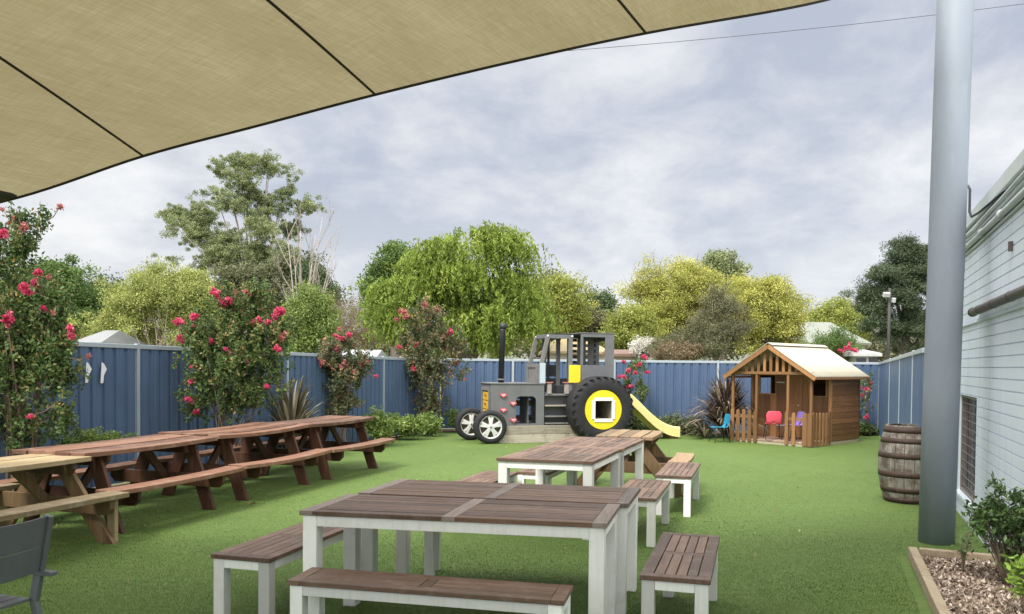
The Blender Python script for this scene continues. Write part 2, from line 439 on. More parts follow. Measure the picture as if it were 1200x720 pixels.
# ------------------------------------------------------------------ brick building on the right
def wallpaint():
    m, nt, out = new_mat('pale_painted_brick')
    tc = N(nt, 'ShaderNodeTexCoord').outputs['Object']
    n = noise(nt, mapping(nt, tc, (1, 1, .45)), 1.3, 6, .6)
    c = ramp(nt, n, [(.3, (.66,.73,.83)), (.7, (.75,.81,.885))])
    st = noise(nt, mapping(nt, tc, (7, 7, .35)), 1.0, 6, .65)
    c = mixc(nt, math_(nt, 'MULTIPLY', ramp(nt, st, [(.5, (0,0,0)), (.75, (1,1,1))]), .35), c, (.36,.44,.49))
    br = N(nt, 'ShaderNodeTexBrick'); br.offset = .5
    br.inputs['Scale'].default_value = 1; br.inputs['Brick Width'].default_value = .39; br.inputs['Row Height'].default_value = .098
    br.inputs['Mortar Size'].default_value = .004; br.inputs['Mortar Smooth'].default_value = .4
    for k in ('Color1', 'Color2'): br.inputs[k].default_value = (1,1,1,1)
    br.inputs['Mortar'].default_value = (0,0,0,1)
    sx = N(nt, 'ShaderNodeSeparateXYZ'); nt.links.new(tc, sx.inputs[0]); cx = N(nt, 'ShaderNodeCombineXYZ')
    nt.links.new(sx.outputs[0], cx.inputs[0]); nt.links.new(sx.outputs[2], cx.inputs[1]); nt.links.new(cx.outputs[0], br.inputs['Vector'])
    h = math_(nt, 'ADD', math_(nt, 'MULTIPLY', noise(nt, tc, 55, 5), .35), br.outputs['Color'])
    finish(nt, out, c, .55, h, .002, .45, spec=.35); return m
M['wall'] = wallpaint()
wd = Vector((.4, 1)).normalized(); wang = math.atan2(wd.y, wd.x)
W0 = Vector((wall_x(10.62), 10.62))
bd = thing('brick_building', 'pale blue painted brick building with pipes and a grille window on the right', 'building', (W0.x, W0.y, 0), wang+math.pi)
# local x runs from the far end towards the camera, local y towards the building's inside is -? (rotated by pi: +y faces the right side)
def wl(y): return (Vector((wall_x(y), y))-W0).length            # wall coordinate of a distance Y
LW = 15.0
def wall_strip(x0, x1, z0, z1, mb):
    """brick face profile with recessed joints, face at local y=0, looking towards -y"""
    c = .098; zs = []; z = z0
    prof = [(z0, 0)]
    k = math.ceil(z0/c+1e-6)
    while k*c < z1-.006:
        if k*c > z0+.006: prof += [(k*c-.006, 0), (k*c-.004, .012), (k*c+.004, .012), (k*c+.006, 0)]
        k += 1
    prof.append((z1, 0)); vs = []; fs = []
    for zz, yy in prof: vs += [(x0, yy, zz), (x1, yy, zz)]
    for i in range(len(prof)-1): fs.append((2*i, 2*i+1, 2*i+3, 2*i+2))
    mb.add(vs, fs, .5)
# is the yard on the +y or -y side of the local frame?
side_test = Matrix.Rotation(wang+math.pi, 3, 'Z') @ Vector((0,1,0))
SY = 1 if side_test.x > 0 else -1                                # +1: inside of the building is +y
wx0, wx1 = wl(9.45), wl(8.28); wz0, wz1 = .26, 1.36
mb = MB()
wall_strip(0, wx0, 0, 2.12, mb); wall_strip(wx1, LW, 0, 2.12, mb)
wall_strip(wx0, wx1, 0, wz0, mb); wall_strip(wx0, wx1, wz1, 2.12, mb)
mb.add([(0,0,0), (0,0,3.1), (0,6,3.1), (0,6,0)], [(0,1,2,3)])
# window reveals
mb.add([(wx0,0,wz0), (wx1,0,wz0), (wx1,.12,wz0), (wx0,.12,wz0), (wx0,0,wz1), (wx1,0,wz1), (wx1,.12,wz1), (wx0,.12,wz1)], [(0,1,2,3), (4,5,6,7), (0,3,7,4), (1,2,6,5)])
if SY < 0: mb.v = [(x, -y, z) for x, y, z in mb.v]
mb.build('wall', M['wall'], bd)
mb = MB(); wall_strip(0, LW, 2.15, 3.02, mb); mb.v = [(x, (y-.016)*SY, z) for x, y, z in mb.v]
mb.build('upper_wall', M['wall'], bd)
mb = MB(); mb.span((0, -.03*SY, 2.12), (LW, .1*SY, 2.15), .5); mb.build('ledge', M['wall'], bd, .004)
wt = plain('white_roof_trim', (.62,.67,.69), .5, .08, 2)
mb = MB(); mb.span((0, -.03*SY, 3.02), (LW, .12*SY, 3.14), .5); mb.build('fascia', wt, bd, .004)
mb = MB(); mb.span((-.05, -.055*SY, 3.16), (LW, 6*SY, 3.29), .5); mb.build('parapet_cap', wt, bd, .006)
dk = plain('dark_gap_flashing', (.10,.11,.12), .6); mb = MB(); mb.span((0, -.02*SY, 3.14), (LW, .1*SY, 3.16), .5); mb.build('flashing', dk, bd)
grey_pipe = plain('grey_conduit', (.52,.57,.59), .45, .08, 3)
def pipe(name, x0, x1, z, off, r, m, wob=0, collars=()):
    mb = MB(); n = 30; pts = []
    for i in range(n+1):
        x = x0+(x1-x0)*i/n
        pts.append((x, -(off)*SY, z+wob*math.sin(x*1.7)+wob*.6*math.sin(x*3.9+1)))
    mb.tube(pts, r, 10, .5)
    for c in collars: mb.tube([(c-.04, -off*SY, z), (c+.04, -off*SY, z)], r*1.35, 12, .5)
    return mb.build(name, m, bd)
pipe('conduit', .05, LW, 3.075, .055, .019, grey_pipe, .012, ())
pipe('conduit', .05, LW, 3.035, .04, .012, grey_pipe, .009, ())
pipe('conduit', .05, LW, 2.955, .05, .030, grey_pipe, 0, (.9, 2.0, 3.0, 4.0, 5.2, 6.4))
pipe('conduit', .05, LW, 2.905, .03, .012, grey_pipe, .004, ())
brownpipe = plain('brown_drain_pipe', (.075,.062,.058), .5, .3, 12, dirt=(.2,.17,.15), dirt_amt=.3)
o = pipe('drain_pipe', wl(8.12), LW, 2.215, .075, .040, brownpipe, 0, ())
mb = MB(); x = wl(8.12); mb.lathe([(0,-.012), (.03,-.008), (.046,.0), (.046,.05), (.04,.05)], (x-.01, -.075*SY, 2.215), 'x', 20, .5); mb.build('pipe_cap', brownpipe, o)
for c in (wl(7.7), wl(7.0), wl(6.3), wl(5.2)): mb = MB(); mb.lathe([(.041, -.012), (.043, -.012), (.043, .012), (.041, .012), (.041, -.012)], (c, -.075*SY, 2.215), 'x', 20, .5); mb.span((c-.012, -.035*SY, 2.20), (c+.012, 0, 2.23), .5); mb.build('bracket', brownpipe, o, .002)
mb = MB(); xx = wl(8.05); mb.tube([(xx+1.2,-.02*SY,3.16), (xx+.25,-.09*SY,3.14), (xx+.05,-.12*SY,3.14), (xx-.02,-.13*SY,3.20), (xx-.02,-.13*SY,3.42), (xx-.08,-.14*SY,3.47)], .012, 6, .5)
mb.build('loose_cable', plain('black_cable', (.03,.03,.035), .5), bd)
mb = MB(); s = wl(6.6); mb.span((s-.01,-.05*SY,2.60), (s+.01,0,2.68), .5); mb.build('hook', brownpipe, bd)
# grille window
fr = plain('aged_window_frame', (.25,.22,.20), .6, .2); gl, nt, out = new_mat('dark_window_glass')
finish(nt, out, (.02,.025,.03), .12, spec=.6)
mb = MB()
for a, b in (((wx0, .02, wz0), (wx0+.03, .09, wz1)), ((wx1-.03, .02, wz0), (wx1, .09, wz1)), ((wx0+.03, .02, wz0), (wx1-.03, .09, wz0+.03)), ((wx0+.03, .02, wz1-.03), (wx1-.03, .09, wz1))): mb.span(a, b, .5)
mb.v = [(x, y*SY, z) for x, y, z in mb.v]; wo = mb.build('window', fr, bd, .003)
mb = MB(); mb.span((wx0+.03, .07, wz0+.03), (wx1-.03, .078, wz1-.03)); mb.v = [(x, y*SY, z) for x, y, z in mb.v]; mb.build('pane', gl, wo)
mb = MB()
for i in range(1, 12): mb.span((wx0+.01, .025, wz0+i*(wz1-wz0)/12-.003), (wx1-.01, .032, wz0+i*(wz1-wz0)/12+.003))
for i in range(1, 7): mb.span((wx0+i*(wx1-wx0)/7-.003, .033, wz0+.01), (wx0+i*(wx1-wx0)/7+.003, .039, wz1-.01))
mb.v = [(x, y*SY, z) for x, y, z in mb.v]; mb.build('grille', plain('grille_wire', (.22,.20,.20), .5), wo)
mb = MB(); mb.span((wx0-.03, -.035, wz0-.04), (wx1+.03, .1, wz0-.002)); mb.v = [(x, y*SY, z) for x, y, z in mb.v]; mb.build('sill', M['wall'], wo, .004)

# ------------------------------------------------------------------ shade sail, its steel post
pb = P(1097, 638, 7.76); pb.z = 0
pt = P(1119.5, 0, 7.80)
dirp = (pt-pb); top = pb+dirp*1.14
mb = MB()
ppts = [pb+(top-pb)*t for t in (0, .25, .5, .75, 1)]
mb.tube(ppts, .157, 40, .5)
post = mb.build('shade_sail_post', M['pole'], None, 0, 0, pb); post.location = pb
tag(post, 'thick grey steel post leaning slightly beside the white brick wall', 'post')
mb = MB(); mb.tube([top-pb+Vector((0,0,0)), top-pb+Vector((0,0,.02))], .165, 40, .5); mb.build('post_cap', M['pole'], post)

def sail_mat():
    m, nt, out = new_mat('shade_cloth')
    tc = N(nt, 'ShaderNodeTexCoord').outputs['Object']
    mp = N(nt, 'ShaderNodeMapping'); mp.inputs['Rotation'].default_value = (0, 0, R_(28)); nt.links.new(tc, mp.inputs[0])
    w1 = noise(nt, mapping(nt, mp.outputs[0], (110, 5, 6)), 1.0, 5, .6); w2 = noise(nt, mapping(nt, mp.outputs[0], (5, 110, 6)), 1.0, 5, .6)
    big = noise(nt, mapping(nt, mp.outputs[0], (2.4, .5, 1)), 1.0, 4, .6)
    f = math_(nt, 'ADD', math_(nt, 'MULTIPLY', w1, .42), math_(nt, 'ADD', math_(nt, 'MULTIPLY', w2, .30), math_(nt, 'MULTIPLY', big, .35)))
    c = ramp(nt, f, [(.34, (.165,.138,.072)), (.54, (.215,.186,.105)), (.72, (.28,.248,.155))])
    d = N(nt, 'ShaderNodeBsdfDiffuse'); t = N(nt, 'ShaderNodeBsdfTranslucent')
    nt.links.new(c, d.inputs[0]); nt.links.new(c, t.inputs[0])
    mx = N(nt, 'ShaderNodeMixShader'); mx.inputs[0].default_value = .55
    nt.links.new(d.outputs[0], mx.inputs[1]); nt.links.new(t.outputs[0], mx.inputs[2]); nt.links.new(mx.outputs[0], out.inputs[0]); return m
M['sail'] = sail_mat()
edge_px = [(-150, 268, 5.95), (20, 231, 5.9), (168, 182, 5.8), (300, 147, 5.72), (440, 110, 5.68), (600, 71.5, 5.68), (757, 38, 5.75), (965, 0, 6.0)]
E = [P(*e) for e in edge_px]
E = [E[0]+(E[0]-E[1])*1.2]+E
hook = top*1.0; hook.z = top.z-.25
E += [E[-1].lerp(hook, .55)+Vector((0, -.03, -.02)), hook+Vector((-.25, -.02, 0))]
def cat(pts, k=8):
    out = []
    for i in range(len(pts)-1):
        p0, p1, p2, p3 = pts[max(i-1,0)], pts[i], pts[i+1], pts[min(i+2, len(pts)-1)]
        for j in range(k):
            t = j/k
            out.append(.5*((2*p1)+(p2-p0)*t+(2*p0-5*p1+4*p2-p3)*t*t+(3*p1-p0-3*p2+p3)*t**3))
    out.append(pts[-1]); return out
ES = cat(E)
sail = thing('shade_sail', 'beige shade sail with dark seams stretched over the near tables', 'shade sail', (-1, 2, 0))
def sail_pt(p, t):
    # unseen back edge cut short for more light; cloth sags a little
    bx = p.x*.42-1.78; by = .9; bz = 3.35+.05*(p.x+2)
    q = p.lerp(Vector((bx, by, bz)), t)
    q.z += .12*math.sin(math.pi*t)*(1-abs(p.x)/9)
    return q
nt_ = 14; vs = []; fs = []
for p in ES:
    for j in range(nt_+1): vs.append(sail_pt(p, j/nt_))
for i in range(len(ES)-1):
    for j in range(nt_): a = i*(nt_+1)+j; fs.append((a, a+1, a+nt_+2, a+nt_+1))
mb = MB(); mb.add(vs, fs, .5, True); o = mb.build('cloth', M['sail'], sail, 0, 0, (-1,2,0))
hem = plain('dark_webbing', (.022,.014,.009), .7)
mb = MB(); mb.tube([p+Vector((0,0,-.006)) for p in ES], .010, 6, .5); mb.build('hem', hem, sail, 0, 0, (-1,2,0))
for px, py in ((168, 182), (440, 110), (757, 38)):
    i = min(range(len(ES)), key=lambda k: (ES[k]-P(px, py, 5.75)).length)
    pts = [sail_pt(ES[i], j/24)+Vector((0,0,-.004)) for j in range(25)]
    vs = []
    for q in pts: vs += [q+Vector((-.010,0,-.001)), q+Vector((.010,0,-.001)), q+Vector((.010,0,-.006)), q+Vector((-.010,0,-.006))]
    fs = []
    for k in range(24):
        for s in range(4): fs.append((k*4+s, k*4+(s+1) % 4, k*4+4+(s+1) % 4, k*4+4+s))
    mb = MB(); mb.add(vs, fs, .5); mb.build('seam', hem, sail, 0, 0, (-1,2,0))
# folded dark corner pocket at the left
a, b, c = P(-60, 214, 5.2), P(20, 231, 5.88), P(-60, 262, 5.9)
mb = MB(); mb.add([a, b, c, a+Vector((0,0,.02)), b+Vector((0,0,.02)), c+Vector((0,0,.02))], [(0,1,2), (5,4,3), (0,3,4,1), (1,4,5,2), (2,5,3,0)], .5)
mb.build('corner_pocket', plain('dark_shade_cloth', (.035,.036,.022), .8), sail, 0, 0, (-1,2,0))
# tension cable & shackle to the post
mb = MB(); mb.tube([hook+Vector((-.25,-.02,0)), hook], .012, 6, .5); mb.build('shackle', M['rail'], sail, 0, 0, (-1,2,0))

# overhead wire
a, b = P(690, 58, 26), P(1200, 5, 26)
d = b-a; mb = MB(); pts = []
for i in range(41):
    t = -2.2+i*.12; q = a+d*t; q.z += .35*((t-.5)**2)-.08; pts.append(q)
mb.tube(pts, .0085, 5, .5); o = mb.build('overhead_wire', plain('black_wire', (.05,.05,.055), .5)); tag(o, 'thin overhead wire crossing the sky above the yard', 'wire')

# ------------------------------------------------------------------ white tables and benches
def white_table(w, d, along, skew, label, loc, rz, group='white framed tables with brown slatted tops'):
    """w across (x), d deep (y); slats run along x or y"""
    t = thing('slatted_table', label, 'table', (loc[0], loc[1], 0), rz, group)
    zt = .75; th = .028; sk = math.tan(skew)
    slat = MB(); bats = []; bw = .085
    if along == 'x':
        n = max(6, round(d/.082)); pitch = d/n
        for bay in ((-w/2+bw, -bw/2), (bw/2, w/2-bw)):
            for i in range(n):
                y0 = -d/2+i*pitch+.003; zz = random.uniform(-.0015, .0015)
                slat.span((bay[0]+.002, y0, zt-th+zz), (bay[1]-.002, y0+pitch-.006, zt+zz))
        for x in (-w/2+bw/2, 0, w/2-bw/2): b_ = MB(); b_.span((x-bw/2, -d/2, zt-th-.001), (x+bw/2, d/2, zt+.001)); bats.append(b_)
    else:
        n = max(6, round(w/.082)); pitch = w/n
        for bay in ((-d/2+bw*.8, -bw*.3), (bw*.3, d/2-bw*.8)):
            for i in range(n):
                x0 = -w/2+i*pitch+.003; zz = random.uniform(-.0015, .0015)
                slat.span((x0, bay[0]+.004, zt-th+zz), (x0+pitch-.006, bay[1]-.004, zt+zz))
        for y in (-d/2+bw*.4, 0, d/2-bw*.4): b_ = MB(); b_.span((-w/2, y-(bw*.4 if y else bw*.3), zt-th-.001), (w/2, y+(bw*.4 if y else bw*.3), zt+.001)); bats.append(b_)
    top = slat.build('tabletop', M['acacia_x' if along == 'x' else 'acacia_y'], t, .003, sk)
    for b_ in bats: b_.build('batten', M['acacia_lt'] if along == 'x' else M['acacia_y'], top, .003, sk)
    lw = .088; ins = .016
    for sx in (-1, 1):
        for sy in (-1, 1):
            m2 = MB(); cx, cy = sx*(w/2-ins-lw/2), sy*(d/2-ins-lw/2)
            m2.span((cx-lw/2, cy-lw/2, 0), (cx+lw/2, cy+lw/2, zt-th-.002)); m2.build('leg', M['white'], t, .004, sk)
    za, zb = zt-th-.068, zt-th-.003
    for sy in (-1, 1):
        m2 = MB(); y = sy*(d/2-ins-.014); m2.span((-w/2+ins+lw+.001, y-.011, za), (w/2-ins-lw-.001, y+.011, zb)); m2.build('apron', M['white'], t, .003, sk)
    for sx in (-1, 1):
        m2 = MB(); x = sx*(w/2-ins-.014); m2.span((x-.011, -d/2+ins+lw+.001, za), (x+.011, d/2-ins-lw-.001, zb)); m2.build('apron', M['white'], t, .003, sk)
    return t
white_table(1.87, .68, 'x', R_(4), 'near white table with brown slatted top, standing behind the front long bench', (-.29, 5.15), R_(-10))
white_table(1.87, .73, 'x', R_(4), 'white table with brown slats pushed against the far side of the nearest table', (-.055, 5.87), R_(-11))
white_table(.95, 1.30, 'y', R_(5), 'white table with lengthwise slats, nearer half of the middle table row', (.53, 8.41), R_(-14.5), 'white framed tables with brown slatted tops')
white_table(.95, 1.30, 'y', R_(5), 'white table with lengthwise slats, its far end touching the natural timber picnic table', (.985, 9.66), R_(-14.5))

def white_bench(w, L, label, loc, rz):
    """long axis y"""
    t = thing('slatted_bench', label, 'bench', (loc[0], loc[1], 0), rz, 'white framed benches with brown slatted seats')
    zt = .45; th = .026; f = .072
    fr_ = MB(); sl = MB()
    for sx in (-1, 1): fr_.span((sx*w/2, -L/2+f+.001, zt-th), (sx*(w/2-f), L/2-f-.001, zt))
    for sy in (-1, 1): fr_.span((-w/2, sy*L/2, zt-th-.001), (w/2, sy*(L/2-f), zt+.001))
    fr_.span((-w/2+f+.002, -.03, zt-th), (w/2-f-.002, .03, zt-.001))
    n = 4; pitch = (w-2*f-.006)/n
    for bay in ((-L/2+f, -.03), (.03, L/2-f)):
        for i in range(n):
            x0 = -w/2+f+.003+i*pitch; zz = random.uniform(-.001, .001)
            sl.span((x0+.003, bay[0]+.004, zt-th+zz), (x0+pitch-.003, bay[1]-.004, zt+zz))
    s_ = sl.build('seat', M['acacia_y'], t, .003); fr_.build('seat_frame', M['acacia_y'], s_, .003)
    lw = .075; ins = .012
    for sx in (-1, 1):
        for sy in (-1, 1):
            m2 = MB(); cx, cy = sx*(w/2-ins-lw/2), sy*(L/2-ins-lw/2)
            m2.span((cx-lw/2, cy-lw/2, 0), (cx+lw/2, cy+lw/2, zt-th-.003)); m2.build('leg', M['white'], t, .004)
    za, zb = zt-th-.058, zt-th-.004
    for sx in (-1, 1):
        m2 = MB(); x = sx*(w/2-ins-.013); m2.span((x-.01, -L/2+ins+lw+.001, za), (x+.01, L/2-ins-lw-.001, zb)); m2.build('apron', M['white'], t, .003)
    for sy in (-1, 1):
        m2 = MB(); y = sy*(L/2-ins-.013); m2.span((-w/2+ins+lw+.001, y-.01, za), (w/2-ins-lw-.001, y+.01, zb)); m2.build('apron', M['white'], t, .003)
    return t
white_bench(.42, 1.28, 'white legged bench at the left end of the nearest white table', (-1.50, 5.66), R_(-16))
white_bench(.31, 1.55, 'long white legged bench nearest the camera, in front of the nearest table', (-.445, 4.475), R_(90-13))
white_bench(.40, 1.28, 'white legged bench standing alone on the grass to the right of the nearest table', (1.114, 5.24), R_(-16.5))
white_bench(.31, 1.58, 'long white bench mostly hidden under the far side of the nearest table pair', (.12, 6.36), R_(90-6))
white_bench(.42, 1.25, 'middle bench on the right side, between the lone bench and the far right bench', (1.30, 8.06), R_(-17))
white_bench(.40, 1.33, 'far right white bench beside the natural timber picnic table', (1.975, 9.61), R_(-17))
white_bench(.39, 1.24, 'white bench on the left of the middle table row, nearer of two', (-.30, 8.63), R_(-18))
white_bench(.38, 1.24, 'white bench on the left of the middle table row, half under the far table', (.43, 9.76), R_(-18))

# ------------------------------------------------------------------ picnic tables
def picnic(label, loc, rz, L=1.9,  red=True, style='A', half=.40, zt=.785, warp=0.0, seed=1, fy=.68, bench_out=.80):
    rr = random.Random(seed)
    t = thing('picnic_table', label, 'picnic table', (loc[0], loc[1], 0), rz, 'dark red timber picnic tables in a row' if red else 'natural timber picnic tables')
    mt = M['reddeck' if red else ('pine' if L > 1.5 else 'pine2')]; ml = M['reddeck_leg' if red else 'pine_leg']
    def plank(mb, x0, x1, y0, y1, z, th, n=10, edge=0):
        vs = []; fs = []; tn = rr.random()
        for i in range(n+1):
            s = i/n; y = y0+(y1-y0)*s; dz = warp*(4*(s-.5)**2-.5)+rr.uniform(-.001, .001)
            bow = edge*(1-4*(s-.5)**2)*.02
            for x, zz in ((x0+bow, z-th), (x1+bow, z-th), (x1+bow, z), (x0+bow, z)): vs.append((x, y, zz+dz))
        for i in range(n):
            for k in range(4): fs.append((i*4+k, i*4+4+k, i*4+4+(k+1) % 4, i*4+(k+1) % 4))
        fs += [(0,1,2,3), (n*4+3, n*4+2, n*4+1, n*4)]
        mb.add(vs, fs, tn)
    mb = MB(); n = 5; pw = 2*half/n
    for i in range(n):
        x0 = -half+i*pw
        plank(mb, x0+.004, x0+pw-.004, -L/2+rr.uniform(-.015,.015), L/2+rr.uniform(-.015,.015), zt+rr.uniform(-.005,.005), .045, edge=(1 if i == n-1 else 0))
    mb.build('tabletop', mt, t, .005)
    for s in (-1, 1):
        mb = MB(); x0 = s*bench_out; x1 = s*(bench_out-.245); a, b = min(x0, x1), max(x0, x1)
        plank(mb, a, b, -L/2, L/2, .455, .045, edge=s); mb.build('seat', mt, t, .005)
    for sy in (-1, 1):
        y = sy*fy
        for sx in (-1, 1):
            mb = MB()
            if style == 'A': p0, p1 = (sx*.27, y, zt-.05), (sx*.545, y, -.02)
            else: p0, p1 = (sx*.10, y, zt-.05), (sx*.66, y, -.02)
            # board cut level with the ground
            w = .15; d = Vector(p1)-Vector(p0); k = w/2*d.length/abs(d.z); k = w/2/abs(d.normalized().z)
            poly = [(p0[0]-k, p0[2]), (p0[0]+k, p0[2]), (p1[0]+k, 0), (p1[0]-k, 0)]
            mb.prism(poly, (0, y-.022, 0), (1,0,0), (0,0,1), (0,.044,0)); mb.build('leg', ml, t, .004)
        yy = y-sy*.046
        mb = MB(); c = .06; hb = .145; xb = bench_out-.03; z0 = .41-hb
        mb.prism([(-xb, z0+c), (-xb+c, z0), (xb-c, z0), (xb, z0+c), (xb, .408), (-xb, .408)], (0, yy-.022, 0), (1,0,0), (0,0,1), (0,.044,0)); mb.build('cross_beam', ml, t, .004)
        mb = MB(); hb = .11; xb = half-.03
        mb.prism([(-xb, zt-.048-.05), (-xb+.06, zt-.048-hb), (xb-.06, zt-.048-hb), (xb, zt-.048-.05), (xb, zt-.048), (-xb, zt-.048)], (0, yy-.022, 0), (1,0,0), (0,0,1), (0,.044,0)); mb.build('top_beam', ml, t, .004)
        mb = MB(); mb.beam((0, yy-sy*.025, .36), (0, yy-sy*min(.36, fy*.7), zt-.06), .09, .04, (1,0,0)); mb.build('brace', ml, t, .003)
        if style != 'A':
            for sx in (-1, 1):
                mb = MB(); mb.span((sx*(bench_out-.12)-.045, y-.022+sy*.046, 0), (sx*(bench_out-.12)+.045, y+.022+sy*.046, .408)); mb.build('post', M['pine'], t, .004)
    return t
A18 = R_(-18)
def lab(mb): pass
t1 = picnic('natural timber picnic table at the left edge, its end post under the seat', (-4.56, 6.88), R_(-20), 1.85, False, 'V', .36, .76, 0, 3, .80)
picnic('dark red picnic table right behind the natural timber one, nearest of the red row', (-4.10, 8.66), R_(-17.5), 1.92, True, 'A', .44, .79, .010, 4)
picnic('middle dark red picnic table of the row along the blue fence', (-3.53, 10.60), R_(-17.5), 1.96, True, 'A', .44, .795, .022, 5)
picnic('farthest dark red picnic table, its end nearest the low green bushes', (-2.91, 12.42), R_(-18.5), 1.88, True, 'A', .44, .79, .016, 6)
picnic('small natural timber picnic table at the end of the white tables by the yellow slide', (1.60, 10.99), R_(-17), 1.12, False, 'V', .37, .75, 0, 7, .42, .80)
# small white sensor boxes under the red tops
for k, (x, y, z) in enumerate([(-3.74, 9.10, .70), (-3.22, 10.98, .70), (-2.52, 12.75, .70)]): pass

# ------------------------------------------------------------------ grey metal armchair, lower left
gm = plain('charcoal_aluminium', (.125,.135,.147), .42, .12, 8, 60, .0005, dirt=(.17,.18,.19), dirt_amt=.3)
def metal_chair():
    o = P(57, 604, 4.14); ax = Vector((-.33, -.944, 0)); fw = Vector((-.944, .33, 0))
    th_ = math.atan2(fw.y, fw.x)
    t = thing('metal_armchair', 'charcoal slatted metal armchair cut off at the lower left edge', 'chair', (0,0,0), th_)
    # local: x forward (facing), y to the chair's left; back posts at x=0
    cen = o+ax*.27; Z = o.z
    t.location = (cen.x+fw.x*.08, cen.y+fw.y*.08, 0)
    for s in (-1, 1):
        mb = MB(); mb.tube([(-.13, s*.27, Z), (-.06, s*.27, .62), (0, s*.27, .40)], .001, 4, .5); mb = MB()
        mb.beam((-.08, s*.27, Z), (.02, s*.27, .42), .05, .028, (0,1,0)); mb.beam((.02, s*.27, .43), (-.09, s*.27, 0), .045, .028, (0,1,0)); mb.build('leg', gm, t, .005)
        mb = MB(); mb.beam((.46, s*.27, .43), (.50, s*.27, 0), .045, .028, (0,1,0)); mb.beam((.46, s*.27, .558), (.46, s*.27, .43), .04, .028, (0,1,0)); mb.build('leg', gm, t, .005)
        mb = MB(); mb.span((-.115, s*.27-.024, .560), (.50, s*.27+.024, .583)); mb.build('armrest', gm, t, .005)
    bk = MB()
    for za, zb in ((Z-.145, Z), (Z-.285, Z-.151)):
        vs = []; n = 12
        for i in range(n+1):
            y = -.265+.53*i/n; bow = -.055*(1-(y/.265)**2)
            for z in (za, zb):
                xx = -.08+(Z-z)*.20+bow; vs += [(xx-.006, y, z), (xx+.006, y, z)]
        fs = []
        for i in range(n):
            a = i*4; b = a+4; fs += [(a, b, b+2, a+2), (a+1, a+3, b+3, b+1), (a+2, b+2, b+3, a+3), (a, a+1, b+1, b)]
        fs += [(0,2,3,1), (n*4, n*4+1, n*4+3, n*4+2)]
        bk.add(vs, fs, .5)
    bk.build('backrest', gm, t, .002)
    mb = MB()
    for i in range(6): mb.span((.02+i*.075, -.25, .425), (.085+i*.075, .25, .44))
    mb.build('seat', gm, t, .003)
metal_chair()

# ------------------------------------------------------------------ wine barrel
def barrel():
    c = P(1065.5, 590, 10.15); t = thing('wine_barrel', 'weathered oak barrel with rusty hoops beside the grey post', 'barrel', (c.x, c.y, 0))
    wd_, nt, out = new_mat('weathered_oak_staves')
    tc = N(nt, 'ShaderNodeTexCoord').outputs['Object']; tt = tint(nt)
    g = noise(nt, mapping(nt, tc, (14, 14, 1.6)), 1.4, 8, .7)
    c1 = ramp(nt, g, [(.3, (.07,.06,.05)), (.5, (.19,.175,.15)), (.7, (.33,.315,.28))])
    pz = noise(nt, mapping(nt, tc, (4, 4, 5), (2,1,0)), 1.3, 5, .7)
    f = ramp(nt, pz, [(.46, (0,0,0)), (.58, (1,1,1))])
    c1 = mixc(nt, f, c1, ramp(nt, g, [(.3, (.05,.038,.03)), (.7, (.15,.11,.085))]))
    hs = N(nt, 'ShaderNodeHueSaturation'); nt.links.new(math_(nt, 'ADD', math_(nt, 'MULTIPLY', tt, .5), .75), hs.inputs['Value']); nt.links.new(c1, hs.inputs['Color'])
    finish(nt, out, hs.outputs[0], .75, g, .004, .8)
    Hh = .95; R0, R1 = .285, .365
    rad = lambda z: R0+(R1-R0)*(1-((z/Hh-.5)*2)**2)
    n = 20; st = MB()
    for k in range(n):
        a0, a1 = 2*math.pi*k/n+.008, 2*math.pi*(k+1)/n-.008; vs = []; fs = []
        for i in range(13):
            z = Hh*i/12
            for j in range(4):
                a = a0+(a1-a0)*j/3; r = rad(z)+random.uniform(-.0006,.0006); vs.append((r*math.cos(a), r*math.sin(a), z))
            for j in (3, 0):
                a = (a0, a1)[j == 3]; r = rad(z)-.025; vs.append((r*math.cos(a), r*math.sin(a), z))
        for i in range(12):
            for j in range(6): fs.append((i*6+j, i*6+(j+1) % 6, i*6+6+(j+1) % 6, i*6+6+j))
        fs += [tuple(range(6))[::-1], tuple(72+j for j in range(6))]
        st.add(vs, fs)
    st.build('staves', wd_, t)
    mb = MB(); mb.lathe([(0, Hh-.04), (.262, Hh-.04), (.262, Hh-.07), (0, Hh-.07)], n=32, smooth=False); mb.lathe([(0, .03), (.262, .03)], n=32); mb.build('head', wd_, t)
    rust = plain('rusty_steel_hoop', (.055,.034,.026), .7, .35, 9, 60, .001, metallic=.3, dirt=(.18,.095,.06))
    for z0, z1 in ((.865, .94), (.74, .80), (.555, .62), (.325, .39), (.135, .195), (.01, .07)):
        mb = MB(); mb.lathe([(rad(z0)-.004, z0), (rad(z0)+.0035, z0), (rad((z0+z1)/2)+.0045, (z0+z1)/2), (rad(z1)+.0035, z1), (rad(z1)-.004, z1)], n=48); mb.build('hoop', rust, t)
barrel()

